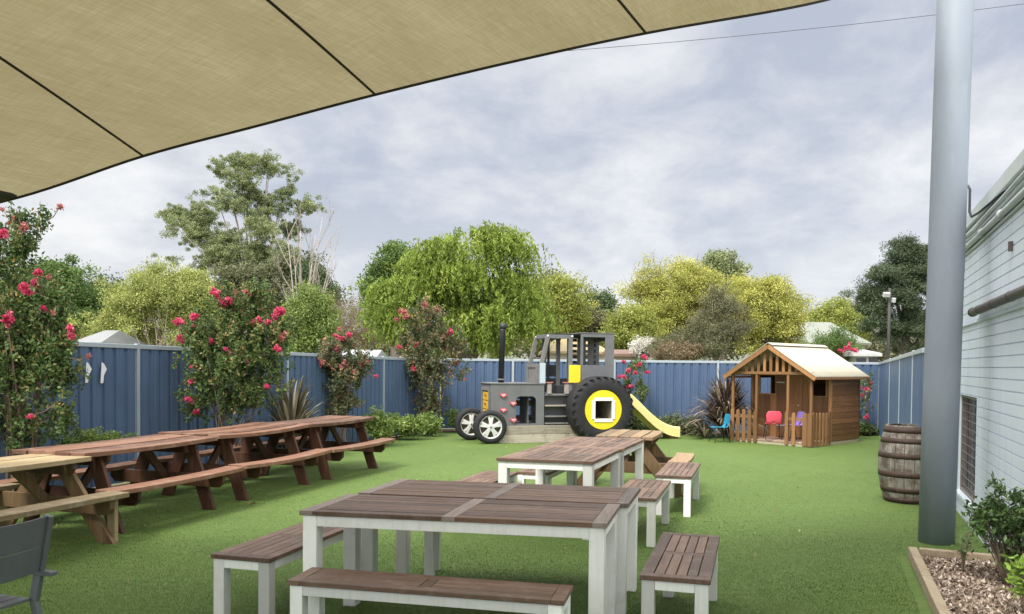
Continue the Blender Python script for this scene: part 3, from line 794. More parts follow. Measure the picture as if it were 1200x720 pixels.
# ------------------------------------------------------------------ play tractor
def tractor():
    yaw = math.atan2(.28, .96); O = Vector((-.44, 17.2, 0))
    t = thing('play_tractor', 'grey timber play tractor with black exhaust and a big yellow hubbed tyre', 'play tractor', O, yaw)
    g = plain('grey_painted_ply', (.145,.147,.152), .6, .14, 3, 40, .0008, dirt=(.16,.15,.14), dirt_amt=.5)
    g2 = plain('faded_grey_timber', (.175,.168,.16), .7, .22, 6, 40, .001, dirt=(.24,.20,.17), dirt_amt=.5)
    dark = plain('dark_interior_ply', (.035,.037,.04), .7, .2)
    yel = plain('yellow_panel', (.80,.62,.02), .5, .08, 3, dirt=(.55,.42,.08), dirt_amt=.25)
    lt = plain('pale_blue_panel', (.45,.52,.58), .6, .06); wh = plain('white_square_frame', (.78,.79,.78), .5, .05)
    tim = wood('weathered_sleeper', (.20,.17,.13), (.34,.30,.24), (.46,.42,.35), 'x', .8, 1.2, (.12,.08,.05), .4)
    blk = plain('black_rubber', (.022,.022,.024), .72, .3, 14, 60, .002, spec=.35, dirt=(.06,.055,.05), dirt_amt=.5)
    blkm = plain('black_steel_pipe', (.015,.015,.017), .45, .2)
    alu = plain('alloy_rim', (.62,.62,.60), .35, .08, 8, metallic=0)
    Wd = .86
    # hood: near side panel with an arched opening
    hood = MB()
    def arch(x0, x1, z0, z1, r=.10):
        pts = [(x0, z0), (x0, z1-r)]
        for k in range(1, 6): a = math.pi-k*math.pi/2/5; pts.append((x0+r+r*math.cos(a), z1-r+r*math.sin(a)))
        for k in range(0, 6): a = math.pi/2-k*math.pi/2/5; pts.append((x1-r+r*math.cos(a), z1-r+r*math.sin(a)))
        pts.append((x1, z0)); return pts
    x0, x1, z0, z1 = 0, 1.18, .37, 1.24; ar = arch(.55, 1.0, z0+.03, .985)
    # panel made as strips round the opening
    outer = [(x0, z0), (x0, z1), (x1, z1), (x1, z0)]
    for y, th in ((0, .03),):
        hood.prism([(0, z0), (.55, z0), (.55, .885)]+[p for p in ar[2:7] if p[0] <= .66]+[(ar[6][0], z1), (0, z1)], (0, y, 0), (1,0,0), (0,0,1), (0,th,0), .5)
        rest = [(ar[6][0], z1), (ar[6][0], .985)]+ar[7:]+[(1.0, z0), (x1, z0), (x1, z1)]
        hood.prism(rest[::-1], (0, y, 0), (1,0,0), (0,0,1), (0,th,0), .5)
    hood.span((.55, 0.002, z0), (1.0, .028, z0+.03), .5)
    hood.span((0, Wd-.03, z0), (.5, Wd, z1), .5); hood.span((1.14, Wd-.03, z0), (x1, Wd, z1), .5); hood.span((.5, Wd-.03, 1.06), (1.14, Wd, z1), .5)
    hood.span((-.02, -.015, z1+.002), (x1+.02, Wd+.015, z1+.03), .5)
    hood.span((.002, .032, z0), (.03, Wd-.032, z1), .5)
    hood.span((x1-.03, .032, z0), (x1-.002, Wd-.032, z1), .5)
    hood.build('hood', g, t, .004)
    mb = MB(); mb.span((.03, .04, z0-.01), (x1-.03, Wd-.04, z0+.02)); mb.span((.86, .16, z0+.02), (.88, Wd-.10, z1-.02)); mb.build('hood_interior', g, t)
    mb = MB()
    for i in (0, 2, 3): mb.span((.45, Wd-.05, z0+.04+i*.165), (1.14, Wd-.032, z0+.17+i*.165))
    mb.build('inner_boards', tim, t, .003)
    # grille on the front face
    mb = MB()
    for a, b in (((-.03, .08, .45), (-.002, .14, 1.16)), ((-.03, .68, .45), (-.002, .74, 1.16)), ((-.03, .14, 1.10), (-.002, .68, 1.16)), ((-.03, .14, .45), (-.002, .68, .50))): mb.span(a, b)
    gr = mb.build('front_grille', g2, t, .003)
    for i in range(3):
        mb = MB(); mb.span((-.016, .20, .52+i*.19), (-.002, .62, .69+i*.19)); mb.build('yellow_tile', plain('amber_tile', (.72,.40,.02), .5, .12), gr, .003)
        mb = MB(); mb.tube([(-.019, .32, .57+i*.19), (-.019, .36, .64+i*.19), (-.019, .44, .60+i*.19), (-.019, .50, .65+i*.19)], .008, 5); mb.build('scribble_mark', dark, gr)
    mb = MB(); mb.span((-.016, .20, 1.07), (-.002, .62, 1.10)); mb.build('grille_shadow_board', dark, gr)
    # heart climbing holds on the near side
    heart = []
    for k in range(28):
        a = 2*math.pi*k/28; heart.append((16*math.sin(a)**3/17, (13*math.cos(a)-5*math.cos(2*a)-2*math.cos(3*a)-math.cos(4*a))/17))
    pink = plain('pink_heart', (.62,.07,.11), .45, .1); pale = plain('pale_heart_face', (.80,.55,.57), .5, .1)
    for px, py in ((590, 463.7), (602.6, 473.5), (590, 481), (603, 493)):
        q = P(px, py, 17.25); xl = (q.x-O.x)*.96+(17.25-17.2)*.28
        s = .075; mb = MB(); mb.prism([(x*s, z*s*.8) for x, z in heart][::-1], (xl, -.035, q.z), (1,0,0), (0,0,1), (0,.034,0)); h_ = mb.build('heart_hold', pink, t, .008)
        mb = MB(); mb.prism([(x*s*.62, z*s*.48) for x, z in heart][::-1], (xl, -.040, q.z+.003), (1,0,0), (0,0,1), (0,.006,0)); e_ = mb.build('heart_face', pale, h_)
        mb = MB(); mb.tube([(xl-.02, -.044, q.z+.005), (xl, -.044, q.z-.008), (xl+.02, -.044, q.z+.006)], .005, 5); mb.build('heart_scribble', pink, h_)
    # exhaust
    mb = MB(); mb.tube([(.33, .42, 1.27), (.36, .42, 2.38), (.37, .42, 2.46)], [.062, .062, .058], 18, .5); ex = mb.build('exhaust_pipe', blkm, t)
    mb = MB(); mb.lathe([(.075,0), (.08,.02), (.078,.05), (.06,.09), (.03,.115), (0,.12)], (.37, .42, 2.44), 'z', 18, .5); mb.tube([(.37,.42,2.52), (.43,.42,2.50)], .04, 10, .5); mb.build('exhaust_cap', blkm, ex)
    mb = MB(); mb.lathe([(.064,0), (.085,0), (.085,.03), (.064,.03)], (.331, .42, 1.32), 'z', 18, .5); mb.build('clamp', g2, ex)
    # console: front face with framed inset
    mb = MB(); mb.span((1.04, .0, 1.27), (1.07, Wd, 1.68)); mb.span((1.06, Wd-.03, 1.27), (1.18, Wd, 1.68)); 
    mb.span((1.02, .02, 1.60), (1.038, Wd-.02, 1.68)); mb.span((1.02, .02, 1.27), (1.038, Wd-.02, 1.36)); mb.span((1.02, .02, 1.36), (1.038, .16, 1.60)); mb.span((1.02, Wd-.16, 1.36), (1.038, Wd-.02, 1.60))
    mb.build('console', g2, t, .004)
    mb = MB(); mb.span((1.072, -.01, 1.27), (1.20, .02, 1.70)); mb.build('console_side_panel', lt, t, .003)
    # cab posts
    for y in (.03, Wd-.03):
        mb = MB(); mb.beam((1.12, y, 1.68), (1.26, y, 2.27), .085, .06, (0,1,0)); mb.build('windscreen_post', g2, t, .005)
        mb = MB(); mb.beam((1.24, y, 2.27), (1.84, y, 2.27), .085, .05, (0,1,0)); mb.build('cab_rail', g, t, .005)
        mb = MB(); mb.span((1.73, y-.03, 1.03), (1.82, y+.03, 2.23)); mb.build('cab_post', g, t, .005)
    mb = MB(); mb.beam((1.27, .06, 2.28), (1.27, Wd-.06, 2.28), .08, .05, (1,0,0)); mb.build('cab_rail', g, t, .005)
    for x, y in ((1.25, -.006), (1.80, -.006), (1.25, Wd-.05)):
        mb = MB(); mb.lathe([(0,-.006), (.018,-.005), (.022,.002)], (x, y, 2.28), 'y', 12, .5); mb.build('bolt', wh, t)
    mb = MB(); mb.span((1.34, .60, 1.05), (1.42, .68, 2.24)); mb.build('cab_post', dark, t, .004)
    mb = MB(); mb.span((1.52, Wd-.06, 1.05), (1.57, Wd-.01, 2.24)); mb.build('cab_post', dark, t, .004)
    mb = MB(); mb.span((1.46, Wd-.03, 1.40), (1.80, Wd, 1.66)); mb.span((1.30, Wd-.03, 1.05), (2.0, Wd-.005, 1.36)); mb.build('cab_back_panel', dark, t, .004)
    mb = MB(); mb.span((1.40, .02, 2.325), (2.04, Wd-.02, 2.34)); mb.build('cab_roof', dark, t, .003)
    mb = MB(); mb.span((1.73, -.035, 1.28), (1.99, -.005, 1.66)); mb.build('yellow_panel', yel, t, .003)
    # tall rear box with slatted opening
    bx0, bx1, bz0, bz1 = 2.0, 2.78, 1.06, 2.35; ox0, ox1, oz0, oz1 = 2.06, 2.57, 1.66, 2.27
    mb = MB()
    for y in (-.01, Wd-.02):
        mb.span((bx0, y, bz0), (bx1, y+.03, oz0), .5); mb.span((bx0, y, oz1), (bx1, y+.03, bz1), .5)
        mb.span((bx0, y, oz0), (ox0, y+.03, oz1), .5); mb.span((ox1, y, oz0), (bx1, y+.03, oz1), .5)
    mb.span((bx1-.03, .021, bz0), (bx1-.001, Wd-.021, 1.3), .5); mb.span((bx1-.03, .021, 2.2), (bx1-.001, Wd-.021, 2.34), .5)
    mb.build('rear_cabin', g, t, .004)
    mb = MB(); mb.span((bx0-.02, -.02, bz1+.002), (bx1+.03, Wd+.02, bz1+.02)); mb.build('cabin_roof', g2, t, .003)
    mb = MB(); mb.span((ox0+.17, Wd-.10, oz0), (ox0+.27, Wd-.04, oz1)); mb.span((ox0+.40, Wd-.16, oz0), (ox0+.50, Wd-.10, oz1)); mb.build('inner_post', g2, t, .004)
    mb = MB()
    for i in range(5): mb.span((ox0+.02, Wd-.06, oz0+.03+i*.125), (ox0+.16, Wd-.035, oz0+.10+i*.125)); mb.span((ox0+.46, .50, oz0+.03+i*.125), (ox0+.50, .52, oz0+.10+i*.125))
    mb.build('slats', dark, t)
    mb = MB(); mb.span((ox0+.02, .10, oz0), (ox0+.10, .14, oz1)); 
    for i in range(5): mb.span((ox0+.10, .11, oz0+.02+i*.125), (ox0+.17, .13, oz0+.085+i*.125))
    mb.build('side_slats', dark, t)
    # deck and steps
    mb = MB(); mb.span((1.20, .02, 1.0), (2.78, Wd-.02, 1.035)); mb.build('deck', g2, t, .004)
    for i, (z, yo) in enumerate(((.78, -.02), (.55, -.02), (.40, -.03))):
        mb = MB(); mb.span((1.20, yo, z-.012), (1.86, yo+.26, z+.018)); mb.build('step', wood('step_tread_board', (.2,.18,.15), (.32,.29,.24), (.45,.42,.36), 'x') if i == 0 else g2, t, .004)
    mb = MB(); mb.span((1.20, .20, .40), (2.3, .23, .99)); mb.build('step_riser', g, t, .003)
    post_ = plain('weathered_post', (.34,.29,.27), .7, .25, 8); redtop = plain('faded_red_cap', (.45,.15,.13), .6)
    for x in (1.30, 1.70):
        mb = MB(); mb.span((x-.045, -.0, 1.037), (x+.045, .08, 1.27)); h_ = mb.build('hand_post', post_, t, .005)
        mb = MB(); mb.span((x-.075, -.02, 1.272), (x+.075, .10, 1.292)); mb.build('post_cap', redtop, h_, .004)
    mb = MB(); mb.lathe([(.13,-.02), (.16,0), (.13,.02), (.10,0), (.13,-.02)], (1.26, .40, 1.25), 'x', 20, .5, M=Matrix.Rotation(R_(25), 3, 'Y')); mb.tube([(1.20, .40, 1.10), (1.26, .40, 1.25)], .02, 8, .5); mb.build('steering_wheel', blkm, t)
    mb = MB(); mb.span((1.55, .25, 1.04), (1.85, .60, 1.22)); mb.build('seat', dark, t, .01)
    # timber base
    mb = MB()
    for i in range(2):
        z = .0+i*.185; mb.span((.25, -.06, z), (1.72+i*.1, .02, z+.18)); mb.span((1.725+i*.1, -.06, z), (2.9, .02, z+.18)); mb.span((.25, Wd, z), (2.9, Wd+.08, z+.18)); mb.span((.17, -.06, z), (.248, Wd+.08, z+.18)); 
    mb.build('timber_base', tim, t, .006)
    # wheels. local axis is y
    def wheel(c, R, Wt, rim_r, name, kind):
        w = MB(); pr = []; hw = Wt/2
        pr = [(rim_r, -hw*.8), (rim_r+.01, -hw*.95), (R*.82, -hw), (R*.95, -hw*.85), (R, -hw*.6), (R, hw*.6), (R*.95, hw*.85), (R*.82, hw), (rim_r+.01, hw*.95), (rim_r, hw*.8), (rim_r, -hw*.8)]
        w.lathe(pr, c, 'y', 56, .5); return w
    # big rear tyre
    bc = (2.36, -.24, .715)
    w = wheel(bc, .715, .46, .425, 'rear', 0)
    nl = 26
    for k in range(nl):
        for s in (-1, 1):
            a = 2*math.pi*(k+(.5 if s > 0 else 0))/nl
            Mx = Matrix.Rotation(-a, 3, 'Y') @ Matrix.Rotation(R_(28)*s, 3, 'X')
            off = Matrix.Rotation(-a, 3, 'Y') @ Vector((.700, s*.115, 0))
            w.box(Vector(bc)+off, (.010, .24, .085), Mx @ Matrix.Identity(3), .5)
            off = Matrix.Rotation(-a, 3, 'Y') @ Vector((.655, s*.215, 0)); w.box(Vector(bc)+off, (.07, .010, .05), Matrix.Rotation(-a, 3, 'Y'), .5)
    w.build('rear_tyre', blk, t, .004)
    disc = MB(); y0 = -.455
    # ring of yellow board with a square hole
    n = 48; vs = []; fs = []; hs = .20
    for k in range(n):
        a = 2*math.pi*k/n; cx, sz = math.cos(a), math.sin(a); q = hs/max(abs(cx), abs(sz))
        vs += [(bc[0]+.42*cx, y0, bc[2]+.42*sz), (bc[0]+q*cx, y0, bc[2]+q*sz), (bc[0]+.42*cx, y0+.03, bc[2]+.42*sz)]
    for k in range(n):
        j = (k+1) % n; fs += [(3*k, 3*j, 3*j+1, 3*k+1), (3*k, 3*k+2, 3*j+2, 3*j)]
    disc.add(vs, fs, .5); dj = disc.build('yellow_hub_board', yel, t)
    mb = MB(); fw = .062; yy = y0-.015
    mb.span((bc[0]-hs-.01, yy, bc[2]+hs-.01), (bc[0]+hs+.01, yy+.03, bc[2]+hs+fw)); mb.span((bc[0]-hs-.01, yy, bc[2]-hs-fw), (bc[0]+hs+.01, yy+.03, bc[2]-hs+.01))
    mb.span((bc[0]-hs-fw, yy-.003, bc[2]-hs), (bc[0]-hs+.01, yy+.03, bc[2]+hs)); mb.span((bc[0]+hs-.01, yy-.003, bc[2]-hs), (bc[0]+hs+fw, yy+.03, bc[2]+hs)); mb.build('square_frame', wh, dj, .003)
    tun = plain('tunnel_lining', (.28,.25,.19), .7, .15); mb = MB(); q = hs-.002
    mb.add([(bc[0]-q,y0+.005,bc[2]-q), (bc[0]+q,y0+.005,bc[2]-q), (bc[0]+q,y0+.005,bc[2]+q), (bc[0]-q,y0+.005,bc[2]+q), (bc[0]-q,.5,bc[2]-q), (bc[0]+q,.5,bc[2]-q), (bc[0]+q,.5,bc[2]+q), (bc[0]-q,.5,bc[2]+q)], [(0,1,5,4), (1,2,6,5), (2,3,7,6), (3,0,4,7), (4,5,6,7)], .5); mb.build('tunnel', tun, dj)
    # front wheels (alloy rims with five spokes)
    def car_wheel(c, name):
        R = .352; w = wheel(c, R, .20, .245, name, 1)
        for gy_ in (-.05, 0, .05): pass
        tw = w.build('front_tyre', blk, t)
        rm = MB(); yo = c[1]-.085
        rm.lathe([(.24, -.01), (.243, .0), (.225, .012), (.215, .05), (.215, .15)], (c[0], yo, c[2]), 'y', 48, .5)
        for k in range(5):
            a = math.pi/2+2*math.pi*k/5
            for da in (-.17, .17):
                p1 = Vector((math.cos(a+da)*.222, .02, math.sin(a+da)*.222)); p0 = Vector((math.cos(a)*.05, .005, math.sin(a)*.05))
                rm.beam(Vector((c[0], yo, c[2]))+p0, Vector((c[0], yo, c[2]))+p1, .052, .03, (0,1,0), .5)
            p1 = Vector((math.cos(a)*.13, .010, math.sin(a)*.13)); rm.beam(Vector((c[0], yo, c[2]))+p0, Vector((c[0], yo, c[2]))+p1, .08, .02, (0,1,0), .5)
        rm.lathe([(0,-.012), (.045,-.01), (.06,.0), (.062,.03)], (c[0], yo, c[2]), 'y', 24, .5)
        rm.build('rim', alu, tw, .003)
        hb = MB(); hb.lathe([(0, .06), (.21, .06), (.21, .10), (0, .10)], (c[0], yo, c[2]), 'y', 32, .5); hb.build('brake_disc', plain('rusty_disc', (.10,.07,.055), .7, .3), tw)
        hb = MB(); hb.lathe([(0,-.014), (.018,-.013), (.02,-.01)], (c[0], yo-.002, c[2]), 'y', 16, .5); hb.build('hub_cap', blkm, tw)
    def loc(px, py, Y):
        q = P(px, py, Y)-O; return (q.x*.96+q.y*.28, -q.x*.28+q.y*.96, max(.352, q.z))
    car_wheel(loc(574, 502, 17.12), 'n'); car_wheel(loc(551.5, 499, 17.95), 'f')
    a_, b_ = loc(574, 502, 17.2), loc(551.5, 499, 17.95)
    mb = MB(); mb.tube([(a_[0], a_[1]+.05, .33), (b_[0], b_[1]-.02, .33)], .03, 10, .5); mb.span((.0, .2, .22), (.25, .5, .36)); mb.build('front_axle', g2, t)
    # slide
    ys = [.22, .66]; prof = [(2.80, 1.06), (3.02, 1.03), (3.25, .93), (3.5, .73), (3.75, .50), (4.0, .31), (4.22, .20), (4.40, .155), (4.52, .145)]
    PP = cat([Vector((x, 0, z)) for x, z in prof], 4)
    cs = [(-.02, -.10), (-.02, .10), (.0, .125), (.035, .125), (.05, .10), (.06, .02), (.10, 0), (.34, 0), (.38, .02), (.39, .10), (.405, .125), (.44, .125), (.46, .10), (.46, -.10)]
    vs = []; fs = []; m_ = len(cs)
    for p in PP:
        for y, z in cs: vs.append((p.x, .22+y, p.z+z))
    for i in range(len(PP)-1):
        for k in range(m_-1): fs.append((i*m_+k, i*m_+k+1, i*m_+m_+k+1, i*m_+m_+k))
    sy_ = plain('yellow_slide_plastic', (.80,.69,.30), .35, .06, 2, 20, .0005)
    mb = MB(); mb.add(vs, fs, .5, False); sl = mb.build('slide', sy_, t)
    sm = sl.modifiers.new('t', 'SOLIDIFY'); sm.thickness = .006
    mb = MB(); mb.prism([(4.30, 0), (4.50, 0), (4.52, .08), (4.30, .11)], (0, .26, 0), (1,0,0), (0,0,1), (0,.36,0)); mb.build('slide_foot', plain('slide_foot', (.28,.17,.06), .6), sl)
tractor()

# ------------------------------------------------------------------ cubby house
def cubby():
    Lc = Vector((4.89, 18.26, 0)); rz = math.atan2(-.74, .67)
    t = thing('cubby_house', 'small brown timber cubby house with cream iron roof and picket veranda', 'playhouse', Lc, rz)
    W, D, v = 1.91, 2.13, .82; zw = 1.53; zr = 2.13; fl = .09
    bw = wood('stained_cubby_boards', (.15,.072,.031), (.25,.122,.052), (.34,.182,.084), 'y', .55, .8, (.14,.07,.035), .4)
    bx = wood('stained_cubby_panel', (.125,.058,.024), (.205,.098,.042), (.28,.145,.066), 'z', .55, .8)
    tr = wood('honey_timber_trim', (.19,.090,.036), (.30,.150,.064), (.40,.22,.105), 'z', .55, .8)
    dk_ = plain('dark_cubby_inside', (.03,.02,.015), .8)
    # floor
    mb = MB()
    for i in range(13): mb.span((.02+i*.145, .0, fl-.03), (.02+i*.145+.138, D, fl))
    mb.build('floor_deck', wood('deck_boards', (.2,.13,.09), (.32,.23,.17), (.42,.32,.25), 'y'), t, .003)
    mb = MB(); mb.span((.0, .01, .0), (W, .05, fl-.032)); mb.span((.0, .06, .0), (.04, D, fl-.032)); mb.span((W-.04, .06, .0), (W, D, fl-.032)); mb.build('floor_frame', wood('pale_bearer', (.3,.25,.17), (.42,.36,.26), (.5,.44,.34), 'x'), t, .003)
    # side walls: lapped boards with openings
    def lap(x, y0, y1, z0, z1, sgn, openings=(), pitch=.12):
        m2 = MB(); z = z0
        while z < z1-.001:
            zt_ = min(z+pitch, z1); segs = [(y0, y1)]
            for oy0, oy1, oz0, oz1 in openings:
                if zt_ > oz0+.01 and z < oz1-.01:
                    ns = []
                    for a, b in segs:
                        if oy0 > a: ns.append((a, min(b, oy0)))
                        if oy1 < b: ns.append((max(a, oy1), b))
                    segs = ns
            for a, b in segs:
                q = random.random()
                m2.add([(x, a, z), (x, b, z), (x-sgn*.004, b, zt_), (x-sgn*.004, a, zt_), (x-sgn*.026, a, z), (x-sgn*.026, b, z), (x-sgn*.026, b, zt_), (x-sgn*.026, a, zt_)],
                       [(0,1,2,3), (4,7,6,5), (0,4,5,1), (2,6,7,3), (0,3,7,4), (1,5,6,2)], q)
            z = zt_
        return m2
    lap(W, v+.05, D, fl, zw, 1).build('side_wall', bw, t)
    lap(0, v+.05, D, fl, zw, -1, ((1.15, 1.65, .95, 1.40),)).build('side_wall', bw, t)
    m2 = lap(D, .03, W-.03, fl, zw, 1); m2.v = [(y, x, z) for x, y, z in m2.v]; m2.build('back_wall', bw, t)
    # corner posts of the cabin
    for x in (.025, W-.025):
        for y in (v+.02, D-.0):
            mb = MB(); mb.span((x-.03, y-.025, fl), (x+.03, y+.03, zw+.02)); mb.build('corner_post', tr if y < 1.5 else bx, t, .003)
    # front wall of the cabin at y = v, openings for two windows and door
    mb = MB(); zt_ = zw+.02
    def vb(xa, xb, za, zb):
        n = max(1, round((xb-xa)/.13)); w = (xb-xa)/n
        for i in range(n): mb.span((xa+i*w+.0015, v, za), (xa+(i+1)*w-.0015, v+.02, zb))
    vb(.055, .63, fl, 1.04); vb(.055, .20, 1.04, zt_); vb(.20, .63, 1.50, zt_); mb.build('front_wall', bx, t, .002); mb = MB(); vb(1.27, W-.055, fl, 1.02); vb(1.27, 1.47, 1.02, zt_); vb(1.82, W-.055, 1.02, zt_); vb(1.47, 1.82, 1.49, zt_)
    mb.build('front_wall', bx, t, .002)
    for a, b, z0, z1 in ((.20, .63, 1.04, 1.50), (1.47, 1.82, 1.02, 1.49)):
        mb = MB(); f = .025
        mb.span((a, v-.015, z0), (b, v+.025, z0+f)); mb.span((a, v-.015, z1-f), (b, v+.025, z1)); mb.span((a, v-.015, z0+f), (a+f, v+.025, z1-f)); mb.span((b-f, v-.015, z0+f), (b, v+.025, z1-f)); mb.build('window_frame', tr if a < 1 else bx, t, .002)
    mb = MB()
    for i in range(4): mb.span((.655+i*.15, v-.006, fl+.02), (.655+i*.15+.147, v+.014, 1.50))
    d_ = mb.build('door', bx, t, .002)
    mb = MB()
    for z in (.36, 1.32): mb.span((.64, v-.016, z-.012), (.84, v-.007, z+.012))
    mb.build('hinge', plain('zinc_hinge', (.55,.54,.5), .4, metallic=.6), d_, .002)
    mb = MB(); mb.lathe([(0,-.03), (.018,-.028), (.022,-.01), (.012,0)], (1.18, v-.006, .82), 'y', 14, .5); mb.build('knob', plain('zinc_knob', (.55,.54,.5), .4, metallic=.6), d_)
    mb = MB(); mb.span((.63, v-.008, fl), (.652, v+.022, 1.53)); mb.span((1.252, v-.008, fl), (1.27, v+.022, 1.53)); mb.span((.652, v-.008, 1.502), (1.252, v+.022, 1.53)); mb.build('door_frame', bx, t, .002)
    mb = MB(); mb.span((.06, D-.28, fl), (1.2, D-.26, .6)); mb.build('inner_bench', dk_, t)
    # veranda posts
    for x in (.03, .62, 1.36, W-.03):
        mb = MB(); mb.span((x-.025, .01, fl), (x+.025, .06, zw)); mb.build('veranda_post', tr, t, .003)
    mb = MB(); mb.span((.0, .0, zw-.03), (W, .07, zw+.03)); mb.span((-.0, .07, zw-.03), (.05, D, zw+.02)); mb.span((W-.05, .07, zw-.03), (W, D, zw+.02)); mb.build('top_plate', tr, t, .003)
    # gable pickets
    mb = MB(); n = 13
    for i in range(n):
        x = .07+i*(W-.14)/(n-1); zt_ = zw+.03+(zr-zw-.09)*(1-abs(x-W/2)/(W/2))
        if zt_-zw-.03 > .05: mb.span((x-.032, .012, zw+.031), (x+.032, .032, zt_))
    mb.build('gable_pickets', tr, t, .002)
    for yy in (v+.001, D-.03):
        mb = MB(); mb.prism([(.06, zw+.025), (W-.06, zw+.025), (W/2, zr-.06)][::-1], (0, yy, 0), (1,0,0), (0,0,1), (0,.018,0)); mb.build('gable_panel', bx, t)
    # pickets
    pk_ = wood('picket_boards', (.15,.074,.031), (.245,.127,.056), (.33,.19,.088), 'z', .55, .8)
    def pick(p0, p1, n, w=.085, z1=.72):
        m2 = MB(); p0, p1 = Vector(p0), Vector(p1); d = (p1-p0); dn = d.normalized()
        for i in range(n):
            c = p0+d*(i/(n-1) if n > 1 else 0); zz = z1+random.uniform(-.015,.015)
            poly = [(-w/2, .02), (w/2, .02), (w/2, zz-.03), (w/2-.02, zz), (-w/2+.02, zz), (-w/2, zz-.03)]
            nn = Vector((dn.y, -dn.x, 0)); m2.prism(poly, c-nn*.009, dn, (0,0,1), nn*.018)
        return m2
    a = pick((.05, -.015, 0), (.62, -.015, 0), 5); a.build('picket_fence', pk_, t, .002)
    a = pick((1.36, -.015, 0), (1.52, -.015, 0), 2, .075); a.build('picket_fence', pk_, t, .002)
    a = pick((W-.14, -.015, 0), (W-.03, -.015, 0), 2, .10); a.build('picket_fence', pk_, t, .002)
    a = pick((W+.015, .06, 0), (W+.015, v-.06, 0), 6, .075); a.build('picket_fence', pk_, t, .002)
    mb = MB(); mb.span((.05, .0, .54), (.62, .03, .60)); mb.span((1.36, .0, .54), (W-.03, .03, .60)); mb.span((W-.03, .05, .54), (W, v, .60)); mb.span((W-.03, .05, .15), (W, v, .21)); mb.build('picket_rail', tr, t, .002)
    # roof: corrugated sheets
    cream = plain('cream_roof_iron', (.47,.44,.34), .45, .08, 2, 30, .0004)
    ov = .13; y0, y1 = -.13, D+.22
    for s in (-1, 1):
        vs = []; fs = []; n = 150; hw = W/2+ov; xr = W/2; ez = zr-(zr-zw+.0)*(hw/(W/2))+.015
        for i in range(n+1):
            y = y0+(y1-y0)*i/n; zz = .013*math.cos(2*math.pi*(y-y0)/.098)
            vs += [(xr, y, zr+.03+zz), (xr+s*hw, y, ez+zz)]
        for i in range(n): fs.append((2*i, 2*i+1, 2*i+3, 2*i+2))
        m2 = MB(); m2.add(vs, fs, .5, True); o = m2.build('roof_sheet', cream, t); sm = o.modifiers.new('t', 'SOLIDIFY'); sm.thickness = .004
        mb = MB(); mb.beam((xr, y0+.02, zr-.03), (xr+s*hw, y0+.02, ez-.045), .09, .02, (0,1,0)); mb.build('barge_board', tr, t, .002)
        mb = MB(); mb.beam((xr, y1-.02, zr-.03), (xr+s*hw, y1-.02, ez-.045), .09, .02, (0,1,0)); mb.build('barge_board', tr, t, .002)
        mb = MB(); mb.beam((xr+s*(hw-.01), y0+.04, ez-.035), (xr+s*(hw-.01), y1-.04, ez-.035), .045, .018, (1,0,0)); mb.build('eave_board', tr, t, .002)
    mb = MB()
    for s in (-1, 1):
        mb.add([(W/2, y0, zr+.052), (W/2+s*.11, y0, zr-.005), (W/2+s*.11, y1, zr-.005), (W/2, y1, zr+.052)], [(0,1,2,3)], .5)
    mb.build('ridge_cap', cream, t)
    return t, Lc, rz
cub, cubL, cubrz = cubby()

def kid_chair(name_col, label, loc, rz, rng_seed=0):
    t = thing('kids_chair', label, 'chair', loc, rz, 'plastic children\'s chairs at the cubby house')
    m = plain(name_col[0], name_col[1], .4, .05, 3); lg = plain('chair_leg_steel', (.06,.062,.065), .4, .1, metallic=.5)
    # shell: seat then curved backrest; faces +x, width along y
    prof = [(.17, .325), (.15, .335), (.05, .328), (-.08, .322), (-.135, .335), (-.165, .39), (-.18, .48), (-.19, .56), (-.195, .62)]
    hw = [.13, .155, .165, .165, .155, .15, .165, .165, .12]
    vs = []; fs = []; n = 8
    for (x, z), w in zip(prof, hw):
        for k in range(n+1):
            y = -w+2*w*k/n; c = (y/w)**2
            vs.append((x+(.02*c if x < -.13 else 0), y, z+(.012*c if x > -.13 else 0)))
    r = len(prof)
    for i in range(r-1):
        for k in range(n):
            if i == 4 and k in (3, 4): continue               # hand slot
            fs.append((i*(n+1)+k, i*(n+1)+k+1, (i+1)*(n+1)+k+1, (i+1)*(n+1)+k))
    mb = MB(); mb.add(vs, fs, .5, True); o = mb.build('seat_shell', m, t); sm = o.modifiers.new('t', 'SOLIDIFY'); sm.thickness = .008; sb = o.modifiers.new('s', 'SUBSURF'); sb.levels = sb.render_levels = 1
    for sx in (-1, 1):
        for sy in (-1, 1):
            mb = MB(); mb.tube([(sx*.09, sy*.12, .318), (sx*.11, sy*.145, .30), (sx*.175, sy*.17, 0)], .009, 8, .5); mb.build('leg', lg, t)
    return t
def cloc(x, y, z=.09):
    v = Matrix.Rotation(cubrz, 3, 'Z') @ Vector((x, y, 0)); return (cubL.x+v.x, cubL.y+v.y, z)
kid_chair(('teal_plastic', (.02,.22,.36)), 'teal plastic child\'s chair on the grass left of the cubby house', (4.56, 17.93, 0), R_(188))
kid_chair(('coral_plastic', (.85,.10,.16)), 'coral pink plastic child\'s chair on the cubby veranda', cloc(.86, .30), R_(80))
kid_chair(('purple_plastic', (.30,.19,.60)), 'purple plastic child\'s chair on the cubby veranda behind the pickets', cloc(1.31, .36), R_(190))

